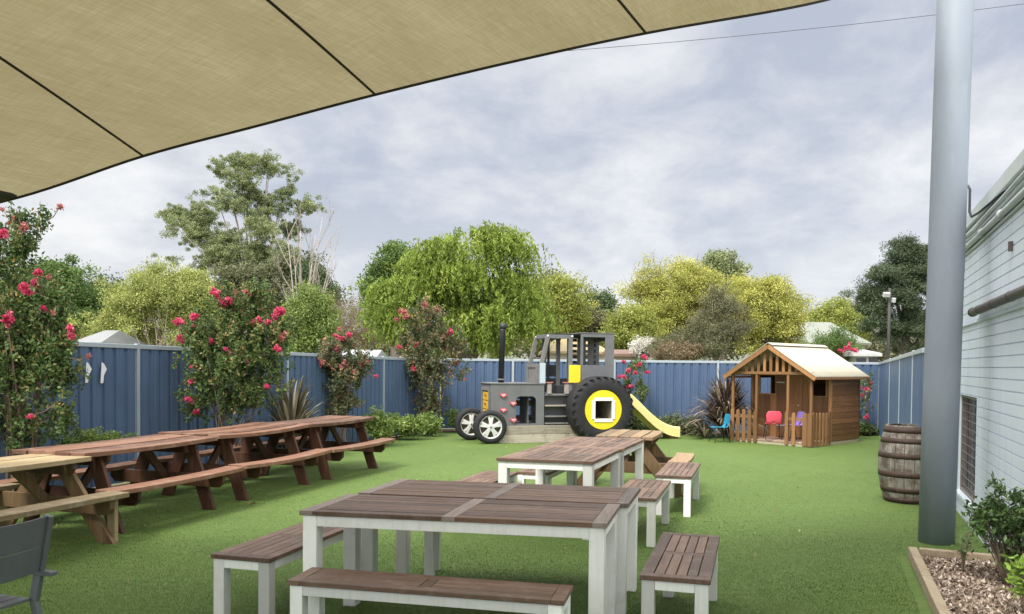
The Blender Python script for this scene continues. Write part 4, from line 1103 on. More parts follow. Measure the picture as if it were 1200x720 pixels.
# ------------------------------------------------------------------ shrubs, crepe myrtles
M['myrtle'] = leafmat('crepe_myrtle_leaf', (0.046,0.089,0.030), (0.139,0.214,0.061), .25, (0.504,0.302,0.132))
M['myrtle_red'] = leafmat('reddish_crepe_myrtle_leaf', (0.064,0.096,0.043), (0.182,0.192,0.086), .25, (0.558,0.215,0.151))
M['pink'] = leafmat('pink_blossom', (.45,.03,.09), (.74,.09,.20), .3, (.90,.34,.42))
M['dullpink'] = leafmat('dull_pink_blossom', (.34,.10,.09), (.56,.20,.18), .3, (.55,.36,.26))
def blossom(c, rx, rz, parent, off, rng, m='pink', n=None):
    n = n or int(220)
    k = max(4, int(9)); cc = unit(k, rng)*rng.uniform(.25, .8, (k, 1))*np.array([rx, rx, rz])
    idx = rng.integers(0, k, n); pr = rx*.33
    Pn = cc[idx]+rng.normal(size=(n, 3))*pr*.55+np.array(c)
    T = rng.uniform(0, 1, k)[idx]*.5+rng.uniform(0, .5, n)
    return quad_obj('flower_cluster', leaves(Pn, rx*.36, rx*.30, rng), T, M[m], parent, off)
def myrtle(label, Y, base, blobs, flowers, nleaf, seed, leafL=.05, mat='myrtle', nst=9, stem_r=.016, top=None, sub=.10, nsub=None):
    rng = np.random.default_rng(seed); rr = random.Random(seed)
    b = P(base[0], base[1], Y); b.z = 0
    t = thing('crepe_myrtle', label, 'shrub', b, 0, 'crepe myrtles with pink flowers along the fence')
    BB = px_blobs(blobs, Y, .75)
    sc, d, idx = shell_subs(BB, nsub or max(60, nleaf//38), rng, .15, 1.0)
    # leaves strung along short upward shoots from each sub centre
    ns = len(sc); k = rng.integers(0, ns, nleaf); sh = unit(ns, rng)*.8; sh[:, 2] = np.abs(sh[:, 2])+.6; sh /= np.linalg.norm(sh, axis=1, keepdims=True)
    s = rng.uniform(-.5, 1.0, (nleaf, 1))*sub*1.9
    Pn = sc[k]+sh[k]*s+rng.normal(size=(nleaf, 3))*sub*.28
    zrel = (Pn[:, 2]-Pn[:, 2].min())/(np.ptp(Pn[:, 2])+1e-6)
    T = .12+.5*rng.uniform(0, 1, ns)[k]+rng.normal(size=nleaf)*.12+np.where(rng.uniform(size=nleaf) < .05+.10*zrel, .35, 0)
    quad_obj('foliage', leaves(Pn, leafL, leafL*.52, rng, None, 1, .3), T, M[mat], t, b)
    mb = MB()
    tg = sc[rng.choice(ns, min(ns, nst*3), replace=False)]
    for i in range(nst):
        q = Vector(tg[i]); q0 = b+Vector((rr.uniform(-.12,.12), rr.uniform(-.12,.12), 0))
        mid = q0.lerp(q, .5); mid.x = q0.x+(q.x-q0.x)*.35; mid.y = q0.y+(q.y-q0.y)*.35
        pts = bez(q0, mid, q, 6); mb.tube(pts, [stem_r*(1-.13*j) for j in range(6)], 6)
        for j in range(4):
            a = pts[2+j//2]; e = Vector(tg[(i*3+j) % len(tg)]); e = a.lerp(e, min(1, .6/((e-a).length+.01)))
            mb.tube([a, a.lerp(e, .5)+Vector((0,0,.03)), e], [stem_r*.4, stem_r*.3, stem_r*.15], 4)
    for i in range(0, ns, 2):
        a = Vector(sc[i]); e = a+Vector(sh[i])*sub*2; mb.tube([a-Vector(sh[i])*sub*1.4, e], [.003, .0015], 4)
    for px, py, rx, rz, *mm in flowers:
        dy = (mm[1] if len(mm) > 1 else 0); yy = Y-.25+rr.uniform(-.25, .25)+dy
        c = P(px, py, yy); s_ = yy/FP
        kind = mm[0] if mm else 'pink'
        n = int(140+rx*rz*(3.2 if kind == 'pink' else 1.3))
        blossom(c, rx*s_*.92, rz*s_*.92, t, b, rng, kind, n)
        near = min(sc, key=lambda q: (Vector(q)-c).length)
        mb.tube([Vector(near), Vector(near).lerp(c, .5)+Vector((0,0,-.03)), c], [.006, .005, .003], 4)
        # few leaves along the flower stem
    mb.build('stem', M['stem'], t, 0, 0, b)
    return t
d = 'dullpink'
myrtle('tall crepe myrtle at the left edge, reaching up to the shade sail', 8.9, (22, 520),
       [(-10,300,30,45), (25,300,22,40), (15,370,45,45), (55,360,28,35), (20,440,48,60), (70,440,24,45), (-30,420,50,110), (15,505,48,30), (75,495,18,28), (48,262,10,10), (60,410,30,40), (20,258,14,10)],
       [(70,243,6,5,d), (4,274,8,8), (12,263,5,4), (27,266,8,6,d), (46,320,6,6), (57,324,4,6,d), (30,338,9,9), (43,334,8,10), (10,376,9,13), (50,362,5,7), (82,384,7,6), (84,394,6,5), (62,366,4,7,d), (36,488,5,4), (3,246,4,4,d), (16,254,3,3,d), (104,418,4,5,d)],
       33000, 21, .048, 'myrtle', 12, .018, sub=.085, nsub=850)
myrtle('big crepe myrtle with many bright pink heads behind the red picnic tables', 11.7, (262, 500),
       [(270,430,45,60), (245,420,38,50), (300,410,38,50), (325,400,22,35), (275,370,35,35), (300,355,22,25), (255,460,45,35), (290,470,38,32), (232,400,18,40), (318,440,22,35), (262,345,15,15), (235,485,18,12)],
       [(249,342,5,6), (255,345,6,6), (261,355,8,7), (268,352,6,6), (290,343,6,6), (327,366,9,9), (322,372,6,5), (305,375,7,5), (297,378,5,4), (313,378,6,5), (209,378,7,7), (211,398,6,6), (227,371,7,6), (227,383,4,4), (239,393,6,7), (248,400,5,6), (265,409,4,4), (271,415,4,4), (329,395,8,14,d), (326,409,6,6), (223,430,3,3), (224,448,5,4), (219,468,5,5), (226,470,7,4), (229,483,5,5), (313,452,5,4), (276,343,3,6,d), (291,424,5,11,d), (308,362,4,4,d)],
       30000, 22, .050, 'myrtle', 10, .014, sub=.08, nsub=850)
myrtle('slender crepe myrtle beside the spiky flax on the left fence', 15.7, (402, 495),
       [(402,470,22,25), (395,435,24,32), (412,440,22,30), (385,420,15,22), (425,430,12,25), (402,405,18,18), (400,480,16,14)],
       [(398,386,3,3), (393,394,4,4), (401,397,5,4), (409,393,5,5), (395,408,4,4), (425,425,5,3), (431,424,3,3), (441,441,3,3), (403,430,6,10,d), (378,425,6,5,d), (415,436,4,5,d)],
       8500, 23, .06, 'myrtle_red', 9, .012, sub=.09)
myrtle('reddish crepe myrtle in the back left fence corner before the willow', 19.1, (505, 505),
       [(500,440,30,40), (490,400,28,30), (515,400,25,28), (500,370,25,15), (535,410,14,22), (480,430,16,22), (520,440,24,25), (505,475,22,25), (475,408,14,12), (545,435,10,16)],
       [(471,366,8,5,d), (477,371,6,4,d), (498,357,6,4,d), (513,364,4,4,d), (527,389,5,6), (520,395,3,3,d), (467,407,4,4), (487,404,4,4), (485,433,5,6), (495,448,3,3,d), (514,436,3,5,d), (545,445,3,3,d), (465,374,4,3,d), (535,426,5,4,d)],
       13000, 24, .065, 'myrtle_red', 10, .016, sub=.11)
myrtle('thin crepe myrtle with purple pink heads behind the big tyre and slide', 20.1, (745, 505),
       [(742,480,18,20), (735,455,12,20), (752,455,8,22), (745,430,14,16), (728,500,12,10)],
       [(731,425,4,4), (736,434,4,4), (725,442,4,3), (732,442,4,3), (738,453,5,4), (749,428,4,5), (756,419,5,6), (759,436,4,4), (744,437,4,3)],
       3600, 25, .06, 'myrtle', 7, .009, sub=.09)
myrtle('small crepe myrtle peeking out right of the cubby house', 20.0, (1013, 510),
       [(1012,470,8,30), (1010,505,18,8), (1016,450,6,10)],
       [(1016,457,5,5), (1020,450,4,5), (1011,463,4,5), (1016,489,5,4), (1010,455,3,4,d)],
       1400, 26, .06, 'myrtle', 5, .008, sub=.09)

def bush(name, label, cat_, Y, px, py_base, blobs, mat, n, leafL, seed, group=None, sub=.06, nsub=None, depth=.8, W=.6):
    rng = np.random.default_rng(seed); b = P(px, py_base, Y); b.z = 0
    BB = px_blobs(blobs, Y, depth)
    Q, T = foliage(BB, nsub or max(40, n//25), n, sub, leafL, leafL*W, rng, .8, .35)
    Q[:, :, 2] = np.maximum(Q[:, :, 2], .01)
    o = quad_obj(name, Q, T, mat, None, b); o.location = b
    return tag(o, label, cat_, group)
M['box'] = leafmat('box_hedge_leaf', (0.089,0.149,0.032), (0.263,0.352,0.089), .25, (0.527,0.598,0.211))
M['darkshrub'] = leafmat('dark_shrub_leaf', (0.033,0.058,0.020), (0.099,0.132,0.046), .2, (0.181,0.198,0.083))
M['dullshrub'] = leafmat('dull_low_shrub_leaf', (0.074,0.099,0.041), (0.165,0.198,0.091), .2, (0.330,0.330,0.181))
g_ = 'rounded green box bushes in the back left corner'
bush('box_bush', 'rounded box bush nearest the end of the red tables', 'bush', 16.4, 446, 520, [(446,502,15,15), (438,499,12,12)], M['box'], 5200, .055, 31, g_)
bush('box_bush', 'rounded box bush in the middle of the corner group', 'bush', 17.8, 477, 514, [(477,501,16,12), (468,497,10,9), (487,498,9,8)], M['box'], 5600, .055, 32, g_)
bush('box_bush', 'rounded box bush under the reddish crepe myrtle', 'bush', 18.7, 503, 510, [(503,499,12,10)], M['box'], 3000, .055, 33, g_)
bush('box_bush', 'small box bush just behind the play tractor front wheel', 'bush', 19.9, 536, 503, [(534,492,9,8)], M['box'], 1500, .055, 34, g_)
bush('low_hedge', 'low clipped hedge between the left fence and the red picnic tables', 'hedge', 10.15, 100, 520, [(60,520,30,8), (90,519,25,9), (115,517,25,8), (142,514,16,6), (30,524,30,8)], M['box'], 9000, .03, 35, None, .045)
mlow = 'low shrubs along the back fence'
for i, (px, w, h, dsc) in enumerate([(760, 14, 9, 'low green shrub right behind the slide'), (785, 16, 9, 'low shrub between the slide end and the flax'), (812, 14, 8, 'low shrub just left of the big bronze flax')]):
    bush('low_shrub', dsc, 'shrub', 19.8+.1*i, px, 512, [(px, 500+(9-h), w, h), (px+7, 504, w*.8, h*.7)], M['dullshrub'] if i else M['darkshrub'], 2600, .06, 40+i, mlow, .09)
bush('low_shrub', 'low dark shrub at the foot of the right fence corner', 'shrub', 20.2, 1012, 514, [(1010,506,12,5), (1022,508,9,4)], M['darkshrub'], 1200, .06, 47, mlow, .08)
bush('low_shrub', 'dark leafy shrub below the slide beside the big tyre', 'shrub', 19.5, 742, 514, [(745,495,14,16), (735,500,10,12)], M['darkshrub'], 2600, .06, 48, mlow, .09)

def flax(label, Y, px, n, Hh, spread, seed, mcol, dr=1.0):
    rr = random.Random(seed); b = P(px, 500, Y); b.z = 0
    Q = []; T = []
    for i in range(n):
        a = rr.uniform(0, 2*math.pi); r = rr.random()
        reach = spread*(.25+.9*r); h = Hh*(1.05-.55*r)*rr.uniform(.75, 1.1); droop = r*rr.uniform(.2, 1.0)*h*.9*dr
        w = rr.uniform(.018, .036); tn = rr.random(); dx, dy = math.cos(a), math.sin(a); sx, sy = -dy*w, dx*w
        prev = None; K = 8
        for k in range(K+1):
            s = k/K; x = reach*(s**1.4); z = h*(1-(1-s)**1.6)-droop*s**3
            ww = (1-s**3)*(.5+.5*min(1, s*4)); c = Vector((dx*x+.05*dx, dy*x+.05*dy, max(.02, z)))
            cur = (c+Vector((sx*ww, sy*ww, .012*ww)), c+Vector((-sx*ww, -sy*ww, .012*ww)))
            if prev: Q.append([prev[0], cur[0], cur[1], prev[1]]); T.append(tn)
            prev = cur
    o = quad_obj('flax_plant', np.array([[tuple(v) for v in q] for q in Q]), np.array(T), mcol); o.location = b
    return tag(o, label, 'plant', 'spiky flax plants by the fences')
M['flax'] = leafmat('bronze_flax_leaf', (0.053,0.036,0.033), (0.140,0.099,0.083), .15, (0.544,0.446,0.314))
M['flax2'] = leafmat('olive_flax_leaf', (0.074,0.069,0.046), (0.181,0.157,0.099), .15, (0.561,0.478,0.330))
flax('spiky olive brown flax between two crepe myrtles on the left', 14.2, 340, 150, 1.45, .80, 51, M['flax2'], .1)
flax('large drooping bronze flax beside the cubby house', 19.2, 850, 460, 1.50, 1.15, 52, M['flax'])
flax('sprawling pale leaved flax at the foot of the big bronze one', 18.9, 826, 30, .42, .75, 53, M['flax2'])

# bottom right bed: timber edging, chips, leafy bush
def bed():
    ed = wood('bed_edging_timber', (.17,.13,.085), (.29,.235,.16), (.40,.34,.25), 'y', .75, 1.2, (.2,.14,.09), .4)
    cpt = Vector((3.50, 7.10)); dd = Vector((-.355, -.935)).normalized()
    mb = MB(); pts = [(3.50+.02, 7.10), (3.50-.38*4.6, 2.5), (wall_x(2.5), 2.5), (wall_x(6.85)-.02, 6.85)]
    mb.add([(x, y, .035) for x, y in pts], [(0,1,2,3)]); 
    struct('mulch_bed', mb, mulch_bed, 'raised mulch bed at the foot of the white wall', 'garden bed')
    g = 'timber sleepers edging the mulch bed'
    s = 0
    for i, L in enumerate((1.05, .95, 1.2, 1.3)):
        a = cpt+dd*s; b = cpt+dd*(s+L-.008); s += L
        mb = MB(); mb.beam((0,0,.05), (b.x-a.x, b.y-a.y, .05+random.uniform(-.004,.004)), .10, .07, (dd.y, -dd.x, 0)); o = mb.build('edging_timber', ed, None, .008); o.location = (a.x, a.y, 0)
        tag(o, ('timber sleeper edging, touching the grey post corner', 'second timber sleeper of the bed edge counted from the grey post', 'third timber edge sleeper counted from the grey post', 'last timber edge sleeper, nearest the camera')[i], 'edging', g)
    a = cpt+Vector((.06, -.0)); b = Vector((wall_x(6.85)-.03, 6.86))
    mb = MB(); mb.beam((0,0,.045), (b.x-a.x, b.y-a.y, .045), .09, .06, (0,1,0)); o = mb.build('edging_timber', ed, None, .008); o.location = (a.x, a.y, 0); tag(o, 'short timber edging between the grey post and the white wall', 'edging', g)
    rng = np.random.default_rng(9); n = 16000
    y = rng.uniform(3.0, 7.0, n); x0 = 3.5-.38*(7.1-y)+.05; x1 = .4*y+1.37; x = x0+rng.uniform(0, 1, n)*(x1-x0)
    z = .04+rng.uniform(0, .03, n)+.02*np.sin(x*7)*np.sin(y*6)
    k = (y < 6.85-(x-3.5)*.33); x, y, z = x[k], y[k], z[k]; n = len(x)
    Q = leaves(np.stack([x, y, z], 1), .045, .02, rng, None, 1, .85)
    M['chip'] = leafmat('bark_chip', (.13,.085,.06), (.38,.29,.22), 0, (.68,.60,.50), .8)
    o = quad_obj('bark_chips', Q, rng.uniform(0, 1, n), M['chip']); tag(o, 'pale brown bark chips covering the bed', 'bark chips', None, 'stuff')
bed()
def leafy_bush(label, Y, px, base_py, blobs, n, seed, L, mat, name='leafy_bush'):
    rng = np.random.default_rng(seed); rr = random.Random(seed); b = P(px, base_py, Y); b.z = .04
    t = thing(name, label, 'shrub', b, 0); BB = px_blobs(blobs, Y, .8)
    ns = max(30, n//14); sc, d, idx = shell_subs(BB, ns, rng, .1, 1.0)
    k = rng.integers(0, ns, n); sh = unit(ns, rng); sh[:, 2] = np.abs(sh[:, 2]); s = rng.uniform(-.3, 1, (n, 1))*.09
    Pn = sc[k]+sh[k]*s+rng.normal(size=(n, 3))*.02
    T = rng.uniform(0, 1, ns)[k]*.5+rng.normal(size=n)*.15+.2
    quad_obj('foliage', leaves(Pn, L, L*.42, rng, sh[k]*.8, .8, .3), T, mat, t, b)
    mb = MB()
    for i in range(ns):
        if i % 3 == 0:
            q = Vector(sc[i]); mb.tube(bez(b, (b.x+(q.x-b.x)*.3, b.y+(q.y-b.y)*.3, b.z+(q.z-b.z)*.6), q, 5), [.009, .007, .005, .003, .002], 5)
        a = Vector(sc[i]); mb.tube([a-Vector(sh[i])*.03, a+Vector(sh[i])*.09], [.002, .0012], 4)
    mb.build('stem', M['stem'], t, 0, 0, b)
M['camellia'] = leafmat('glossy_dark_leaf', (0.030,0.066,0.023), (0.083,0.148,0.043), .15, (0.214,0.314,0.099), .35)
M['lime'] = leafmat('lime_leaf', (0.165,0.281,0.049), (0.363,0.528,0.099), .3, (0.577,0.693,0.198), .4)
leafy_bush('dark glossy leaved bush in the mulch bed against the white wall', 6.0, 1178, 688, [(1180,620,34,32), (1165,605,24,24), (1195,595,24,20), (1173,575,7,14), (1190,655,30,18), (1150,615,18,18), (1215,625,25,40)], 3000, 61, .052, M['camellia'])
leafy_bush('small lime green shrub at the lower right corner', 5.3, 1200, 715, [(1198,672,14,14), (1205,695,14,16)], 260, 62, .06, M['lime'], 'lime_shrub')
leafy_bush('twiggy young shoot beside the dark bush in the mulch bed', 6.4, 1128, 660, [(1128,648,7,8), (1135,632,6,8)], 40, 63, .04, M['camellia'], 'young_shrub')

# fallen leaves by the picnic tables
rng = np.random.default_rng(3); q = Vector((-2.95, 9.35, 0)); n = 14
Pn = np.stack([q.x+rng.normal(size=n)*.07, q.y+rng.normal(size=n)*.05, .03+rng.uniform(0,.01,n)], 1)
o = quad_obj('fallen_leaves', leaves(Pn, .045, .03, rng, None, 1, .8), rng.uniform(.4,1,n), leafmat('dry_leaf', (.10,.08,.03), (.22,.18,.06), .2), None, q); o.location = q
tag(o, 'small patch of dry fallen leaves on the turf before the red tables', 'leaves', None, 'stuff')

rng = np.random.default_rng(13); n = 170
y = rng.uniform(3.5, 18, n); x = rng.uniform(-.6, .5, n)*y; k = (x > left_fence_x(y)+.8) & (x < wall_x(y)-1.2); x, y = x[k], y[k]; n = len(x)
o = quad_obj('leaf_litter', leaves(np.stack([x, y, np.full(n, .022)], 1), .035, .018, rng, None, 1, .9), rng.uniform(0, 1, n), leafmat('litter_leaf', (.22,.16,.07), (.42,.36,.2), .2))
tag(o, 'scattered tiny fallen leaves on the turf lawn', 'leaf litter', None, 'stuff')

# ------------------------------------------------------------------ trees beyond the fence
def tree(name, label, Y, base_px, blobs, mat, n, leafL, seed, sub, nsub=None, bark='bark', r0=.25, W=.6, flat=.75, lo=.5, depth=.8, ntg=14, group='trees beyond the fence', up=.2, cat_='tree', trunk_h=None, tvar=.22, bare=0, hi=1.05, ms=1.15):
    rng = np.random.default_rng(seed); rr = random.Random(seed)
    b = P(base_px, 428, Y); b.z = 0
    t = thing(name, label, cat_, b, 0, group); BB = px_blobs(blobs, Y, depth)
    n = int(n*1.6); leafL = leafL*.74
    Q, T = foliage(BB, nsub or max(80, n//60), n, sub, leafL, leafL*W, rng, flat, lo, tvar, 0, up, None, 1.0, hi, ms)
    quad_obj('crown', Q, T, mat, t, b)
    zs = [q[2] for q in BB]; fk = Vector((b.x, b.y, trunk_h if trunk_h else max(.6, min(zs)*.5)))
    mb = MB(); mb.tube([b, b.lerp(fk, .5)+Vector((rr.uniform(-.1,.1), 0, 0)), fk], [r0*1.25, r0, r0*.9], 9)
    tg = [Vector((q[0]+rr.uniform(-.3,.3)*q[3], q[1]+rr.uniform(-.3,.3)*q[4], q[2]+rr.uniform(-.2,.5)*q[5])) for q in BB]
    while len(tg) < ntg:
        q = rr.choice(BB); tg.append(Vector((q[0]+rr.uniform(-.8,.8)*q[3], q[1]+rr.uniform(-.8,.8)*q[4], q[2]+rr.uniform(-.3,.8)*q[5])))
    limbs(mb, fk, tg, r0*.5, seed=seed)
    for i in range(bare):
        q = rr.choice(tg); twigs(mb, fk.lerp(q, .7), (q-fk), (q-fk).length*.28, r0*.1, 2, rr, .5, 3)
    mb.build('trunk', M[bark], t, 0, 0, b)
    return t, BB, b
L_ = leafmat
M['oak'] = L_('dark_green_leaf', (0.062,0.107,0.031), (0.144,0.223,0.058), .25, (0.267,0.356,0.100))
M['deepgreen'] = L_('deep_green_leaf', (0.042,0.074,0.032), (0.097,0.143,0.056), .2, (0.174,0.220,0.081))
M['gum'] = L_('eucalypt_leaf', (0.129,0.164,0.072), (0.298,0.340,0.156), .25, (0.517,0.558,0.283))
M['gumd'] = L_('dark_olive_leaf', (0.081,0.104,0.050), (0.185,0.196,0.097), .2, (0.300,0.300,0.162))  # dark green-grey foliage, the tree mass's own tone
M['ygreen'] = L_('yellow_green_leaf', (0.204,0.238,0.067), (0.395,0.433,0.133), .3, (0.572,0.597,0.248))
M['yellow'] = L_('autumn_yellow_leaf', (0.194,0.215,0.059), (0.525,0.517,0.133), .3, (0.775,0.780,0.297))
M['ylime'] = L_('yellowing_green_leaf', (0.171,0.211,0.047), (0.356,0.394,0.094), .3, (0.606,0.604,0.172))
M['willow'] = L_('willow_leaf', (0.137,0.201,0.033), (0.287,0.374,0.067), .35, (0.492,0.562,0.133))
M['conif'] = L_('conifer_leaf', (0.104,0.162,0.042), (0.242,0.312,0.081), .2, (0.440,0.484,0.162))
M['pinedark'] = L_('pine_needle', (0.043,0.067,0.036), (0.099,0.134,0.070), .15, (0.188,0.217,0.119))
M['brownbush'] = L_('brown_bush_leaf', (0.132,0.099,0.053), (0.251,0.191,0.112), .2, (0.396,0.317,0.198))
M['greygreen'] = L_('grey_green_leaf', (0.091,0.099,0.049), (0.190,0.190,0.099), .2, (0.323,0.304,0.161))

tree('leafy_tree', 'dark green broad tree behind the left crepe myrtle', 42, 82, [(85,335,28,25), (65,345,25,30), (105,345,18,18), (45,360,25,25), (90,370,35,22), (30,345,22,22)], M['oak'], 34000, .18, 71, .36, nsub=260, hi=1.15)
tree('leafy_tree', 'very dark tree peeping right of the broad green one', 48, 120, [(118,350,17,15), (115,370,20,20)], M['deepgreen'], 12000, .22, 72, .35)
tree('leafy_tree', 'pale green tree low behind the crepe myrtle at far left', 36, 45, [(20,385,45,25), (70,395,30,16), (-20,370,40,40)], M['ylime'], 11000, .16, 73, .3)
tree('dome_tree', 'yellow green dome shaped tree left of the tall gum', 36, 190, [(190,360,60,42), (160,380,42,32), (225,375,38,40), (190,340,45,25), (135,395,24,18), (215,345,30,22)], M['ygreen'], 70000, .12, 74, .26, lo=.55, nsub=700, bare=6, bark='twig', r0=.12)
# gum tree
gum_pads = [(281,192,15,8), (314,192,18,8), (259,198,11,9), (282,209,17,9), (256,227,14,9), (291,227,18,9), (314,236,18,13), (340,209,5,6), (337,224,10,8), (355,240,10,7), (227,237,12,8), (209,249,14,12), (230,255,22,12), (206,269,13,11), (232,275,24,14), (203,303,5,6), (267,278,16,8), (297,255,15,10), (314,274,20,14), (343,266,10,8), (253,287,14,10), (326,246,14,10), (273,240,14,8), (244,307,18,10), (302,298,22,12), (270,300,20,12), (330,300,18,12)]
gum_pads = [(a, b+2, c*1.05, d_*1.05, random.uniform(-2.5, 2.5)) for a, b, c, d_ in gum_pads]
tree('gum_tree', 'tall eucalypt with pale limbs and separate leaf clumps above the yard', 58, 298, gum_pads, M['gum'], 110000, .16, 75, .165, nsub=1700, hi=1.15, ms=2.4, bark='gumbark', r0=.26, W=.42, flat=.75, lo=.1, depth=1.0, ntg=34, trunk_h=2.6)
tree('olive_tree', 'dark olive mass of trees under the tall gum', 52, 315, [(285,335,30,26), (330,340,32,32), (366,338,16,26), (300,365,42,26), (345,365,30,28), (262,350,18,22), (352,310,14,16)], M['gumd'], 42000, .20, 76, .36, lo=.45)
tree('olive_tree', 'dark green tree at the right foot of the tall gum', 50, 372, [(372,350,14,22), (362,325,12,18), (378,375,12,18)], M['deepgreen'], 10000, .2, 77, .33)
# bare tree
def bare_tree(label, Y, px, targets, seed, r=.09, mat='gumbark', group='bare trees beyond the fence', depth=3, spread=.32):
    rr = random.Random(seed); b = P(px, 428, Y); b.z = 0
    t = thing('bare_tree', label, 'tree', b, 0, group); mb = MB()
    for tx, ty in targets:
        q = P(tx, ty, Y+rr.uniform(-1, 1)); mid = b.lerp(q, .5); mid.x = b.x+(q.x-b.x)*.35
        pts = bez(b, mid, q, 7); mb.tube(pts, [r*(1-.13*i) for i in range(7)], 6)
        for j in (2, 3, 4, 5):
            twigs(mb, pts[j], (q-b).normalized()+Vector((rr.uniform(-.6,.6), rr.uniform(-.5,.5), .1)), (q-b).length*.14, r*.32, depth-1, rr, spread, 3)
        twigs(mb, pts[-1], (q-mid), (q-b).length*.10, r*.2, depth-1, rr, spread, 2)
    mb.build('trunk', M[mat], t, 0, 0, b)
bare_tree('bare pale tree with thin upright branches right of the tall gum', 47, 352, [(378,255), (352,270), (338,285), (392,295), (365,310), (384,330), (345,300), (370,275)], 81, .085)
bare_tree('bare thin limbed shrub in front of the yellow green dome tree', 33.0, 188, [(170,380), (195,372), (210,385), (160,395), (182,385)], 82, .03, 'twig')
bare_tree('bare brown tree between the round conifer and the willow', 50, 408, [(390,350), (400,352), (412,348), (425,352), (438,360), (395,372), (430,372)], 83, .045, 'twig')
tree('conifer_shrub', 'round bright green conifer behind the left fence', 26, 364, [(364,385,26,30), (350,398,20,20), (380,398,18,22), (362,362,16,12)], M['conif'], 26000, .09, 84, .15, nsub=420, flat=1.4)
tree('brown_bush', 'brown leafless looking bushes between the conifer and the willow', 44, 412, [(410,385,26,26), (395,370,16,20), (430,390,18,28), (412,405,30,14), (440,380,12,22)], M['brownbush'], 20000, .10, 85, .35, W=.3, bare=10, bark='twig', r0=.1)
tree('leafy_tree', 'dark green tree sticking out left of the weeping willow', 44, 462, [(462,320,24,24), (450,325,18,18), (475,312,18,20), (470,300,14,10), (455,345,22,16)], M['oak'], 17000, .20, 86, .32, nsub=170, lo=.3)
# weeping willow
def willow():
    Y = 33; rng = np.random.default_rng(90); rr = random.Random(90); b = P(545, 428, Y); b.z = 0
    t = thing('willow_tree', 'large bright green weeping willow behind the back fence', 'tree', b, 0, 'trees beyond the fence')
    bl = [(560,292,36,24), (590,300,24,26), (520,305,26,22), (500,325,34,22), (545,325,36,20), (480,345,30,24), (515,355,34,20), (595,335,26,18), (600,355,34,18), (575,375,40,16), (465,375,24,20), (500,385,32,18), (615,375,24,18), (545,395,40,14), (535,340,30,20)]
    BB = px_blobs(bl, Y, .95)
    ns = 4300; sc, d, idx = shell_subs(BB, ns, rng, .75, 1.05, -.15)
    tuft = rng.choice(260, ns); to = unit(ns, rng)
    # gather strands in tufts so that dark gaps show between them
    cen, _, _ = shell_subs(BB, 210, rng, .85, 1.08, -.1)
    k = rng.integers(0, 210, ns); sc = cen[k]+rng.normal(size=(ns, 3))*np.array([.30, .30, .10])
    ln = rng.uniform(.3, 1.15, ns); K = 20
    ctr = np.array([P(545, 350, Y).x, Y, 3.5]); out = sc-ctr; out[:, 2] = 0; out /= np.linalg.norm(out, axis=1, keepdims=True)+1e-6
    s = rng.uniform(0, 1, (ns, K)); dr = out*rng.uniform(.1, .6, (ns, 1))+rng.normal(size=(ns, 3))*np.array([.22, .22, 0])
    Pn = sc[:, None, :]+dr[:, None, :]*(np.sqrt(s)[:, :, None])
    Pn[:, :, 2] += .12*np.sin(s*3)-ln[:, None]*s**1.3
    Pn = Pn+rng.normal(size=Pn.shape)*.03; Pn[:, :, 2] = np.maximum(Pn[:, :, 2], .3)
    ct = rng.uniform(.05, .8, 210)[k]; T = np.repeat(ct, K)+rng.normal(size=ns*K)*.12
    ax = np.tile(np.array([[0, 0, -1.0]]), (ns*K, 1))
    Q = leaves(Pn.reshape(-1, 3), .17, .05, rng, ax, .95)
    Q2, T2 = foliage(BB, 260, 12000, .26, .16, .05, rng, .7, .35); 
    quad_obj('crown', np.concatenate([Q, Q2]), np.concatenate([T, T2*.7]), M['willow'], t, b)
    mb = MB(); fk = b+Vector((0,0,1.4)); mb.tube([b, fk], [.42, .36], 10)
    limbs(mb, fk, [Vector(q[:3]) for q in BB], .16, seed=4); mb.build('trunk', M['bark'], t, 0, 0, b)
willow()
tree('leafy_tree', 'mottled brown and yellow green tree right of the willow', 40, 648, [(640,355,22,22), (655,350,20,20), (668,375,16,20), (640,385,26,22), (662,362,18,18)], M['ylime'], 20000, .16, 91, .32, W=.55, bare=6)
tree('leafy_tree', 'brown green tree directly behind the willow right shoulder', 43, 632, [(633,352,16,20), (626,372,18,22), (645,340,12,12)], M['greygreen'], 12000, .18, 92, .34)
tree('pine_tree', 'dark pointed tree over the tractor cab', 52, 702, [(702,358,14,10), (700,375,20,14), (690,365,10,12), (706,392,18,16)], M['deepgreen'], 14000, .18, 93, .32)
tree('leafy_tree', 'greyish green bushy tree in front of the dark pointed one', 42, 690, [(688,385,18,16), (700,395,18,14), (676,395,16,16)], M['greygreen'], 12000, .15, 94, .3)
tree('leafy_tree', 'low yellow green tree left of the big yellow trees', 38, 735, [(738,385,22,18), (725,392,16,16), (752,395,18,16), (745,372,14,10)], M['ylime'], 18000, .13, 95, .26)
tree('yellow_tree', 'tall airy yellow tree with branches showing', 40, 790, [(785,345,42,30), (765,340,24,22), (810,335,34,22), (790,375,42,28), (830,350,26,28), (765,360,22,18), (800,322,24,10)], M['yellow'], 64000, .11, 96, .27, nsub=480, lo=.3, hi=1.15, bare=16, r0=.18, ntg=24)
tree('leafy_tree', 'small olive tree top rising above the yellow trees', 50, 845, [(845,315,20,14), (835,322,16,12), (856,325,12,12), (845,345,18,20)], M['gum'], 11000, .18, 97, .3)
tree('yellow_tree', 'dense golden yellow tree just left of the cubby house roof', 36, 895, [(895,368,38,32), (880,355,26,22), (912,380,22,24), (870,380,24,28), (895,395,36,18), (905,352,18,16)], M['yellow'], 66000, .11, 98, .25, nsub=520, lo=.5, hi=1.1, bare=5, r0=.16)
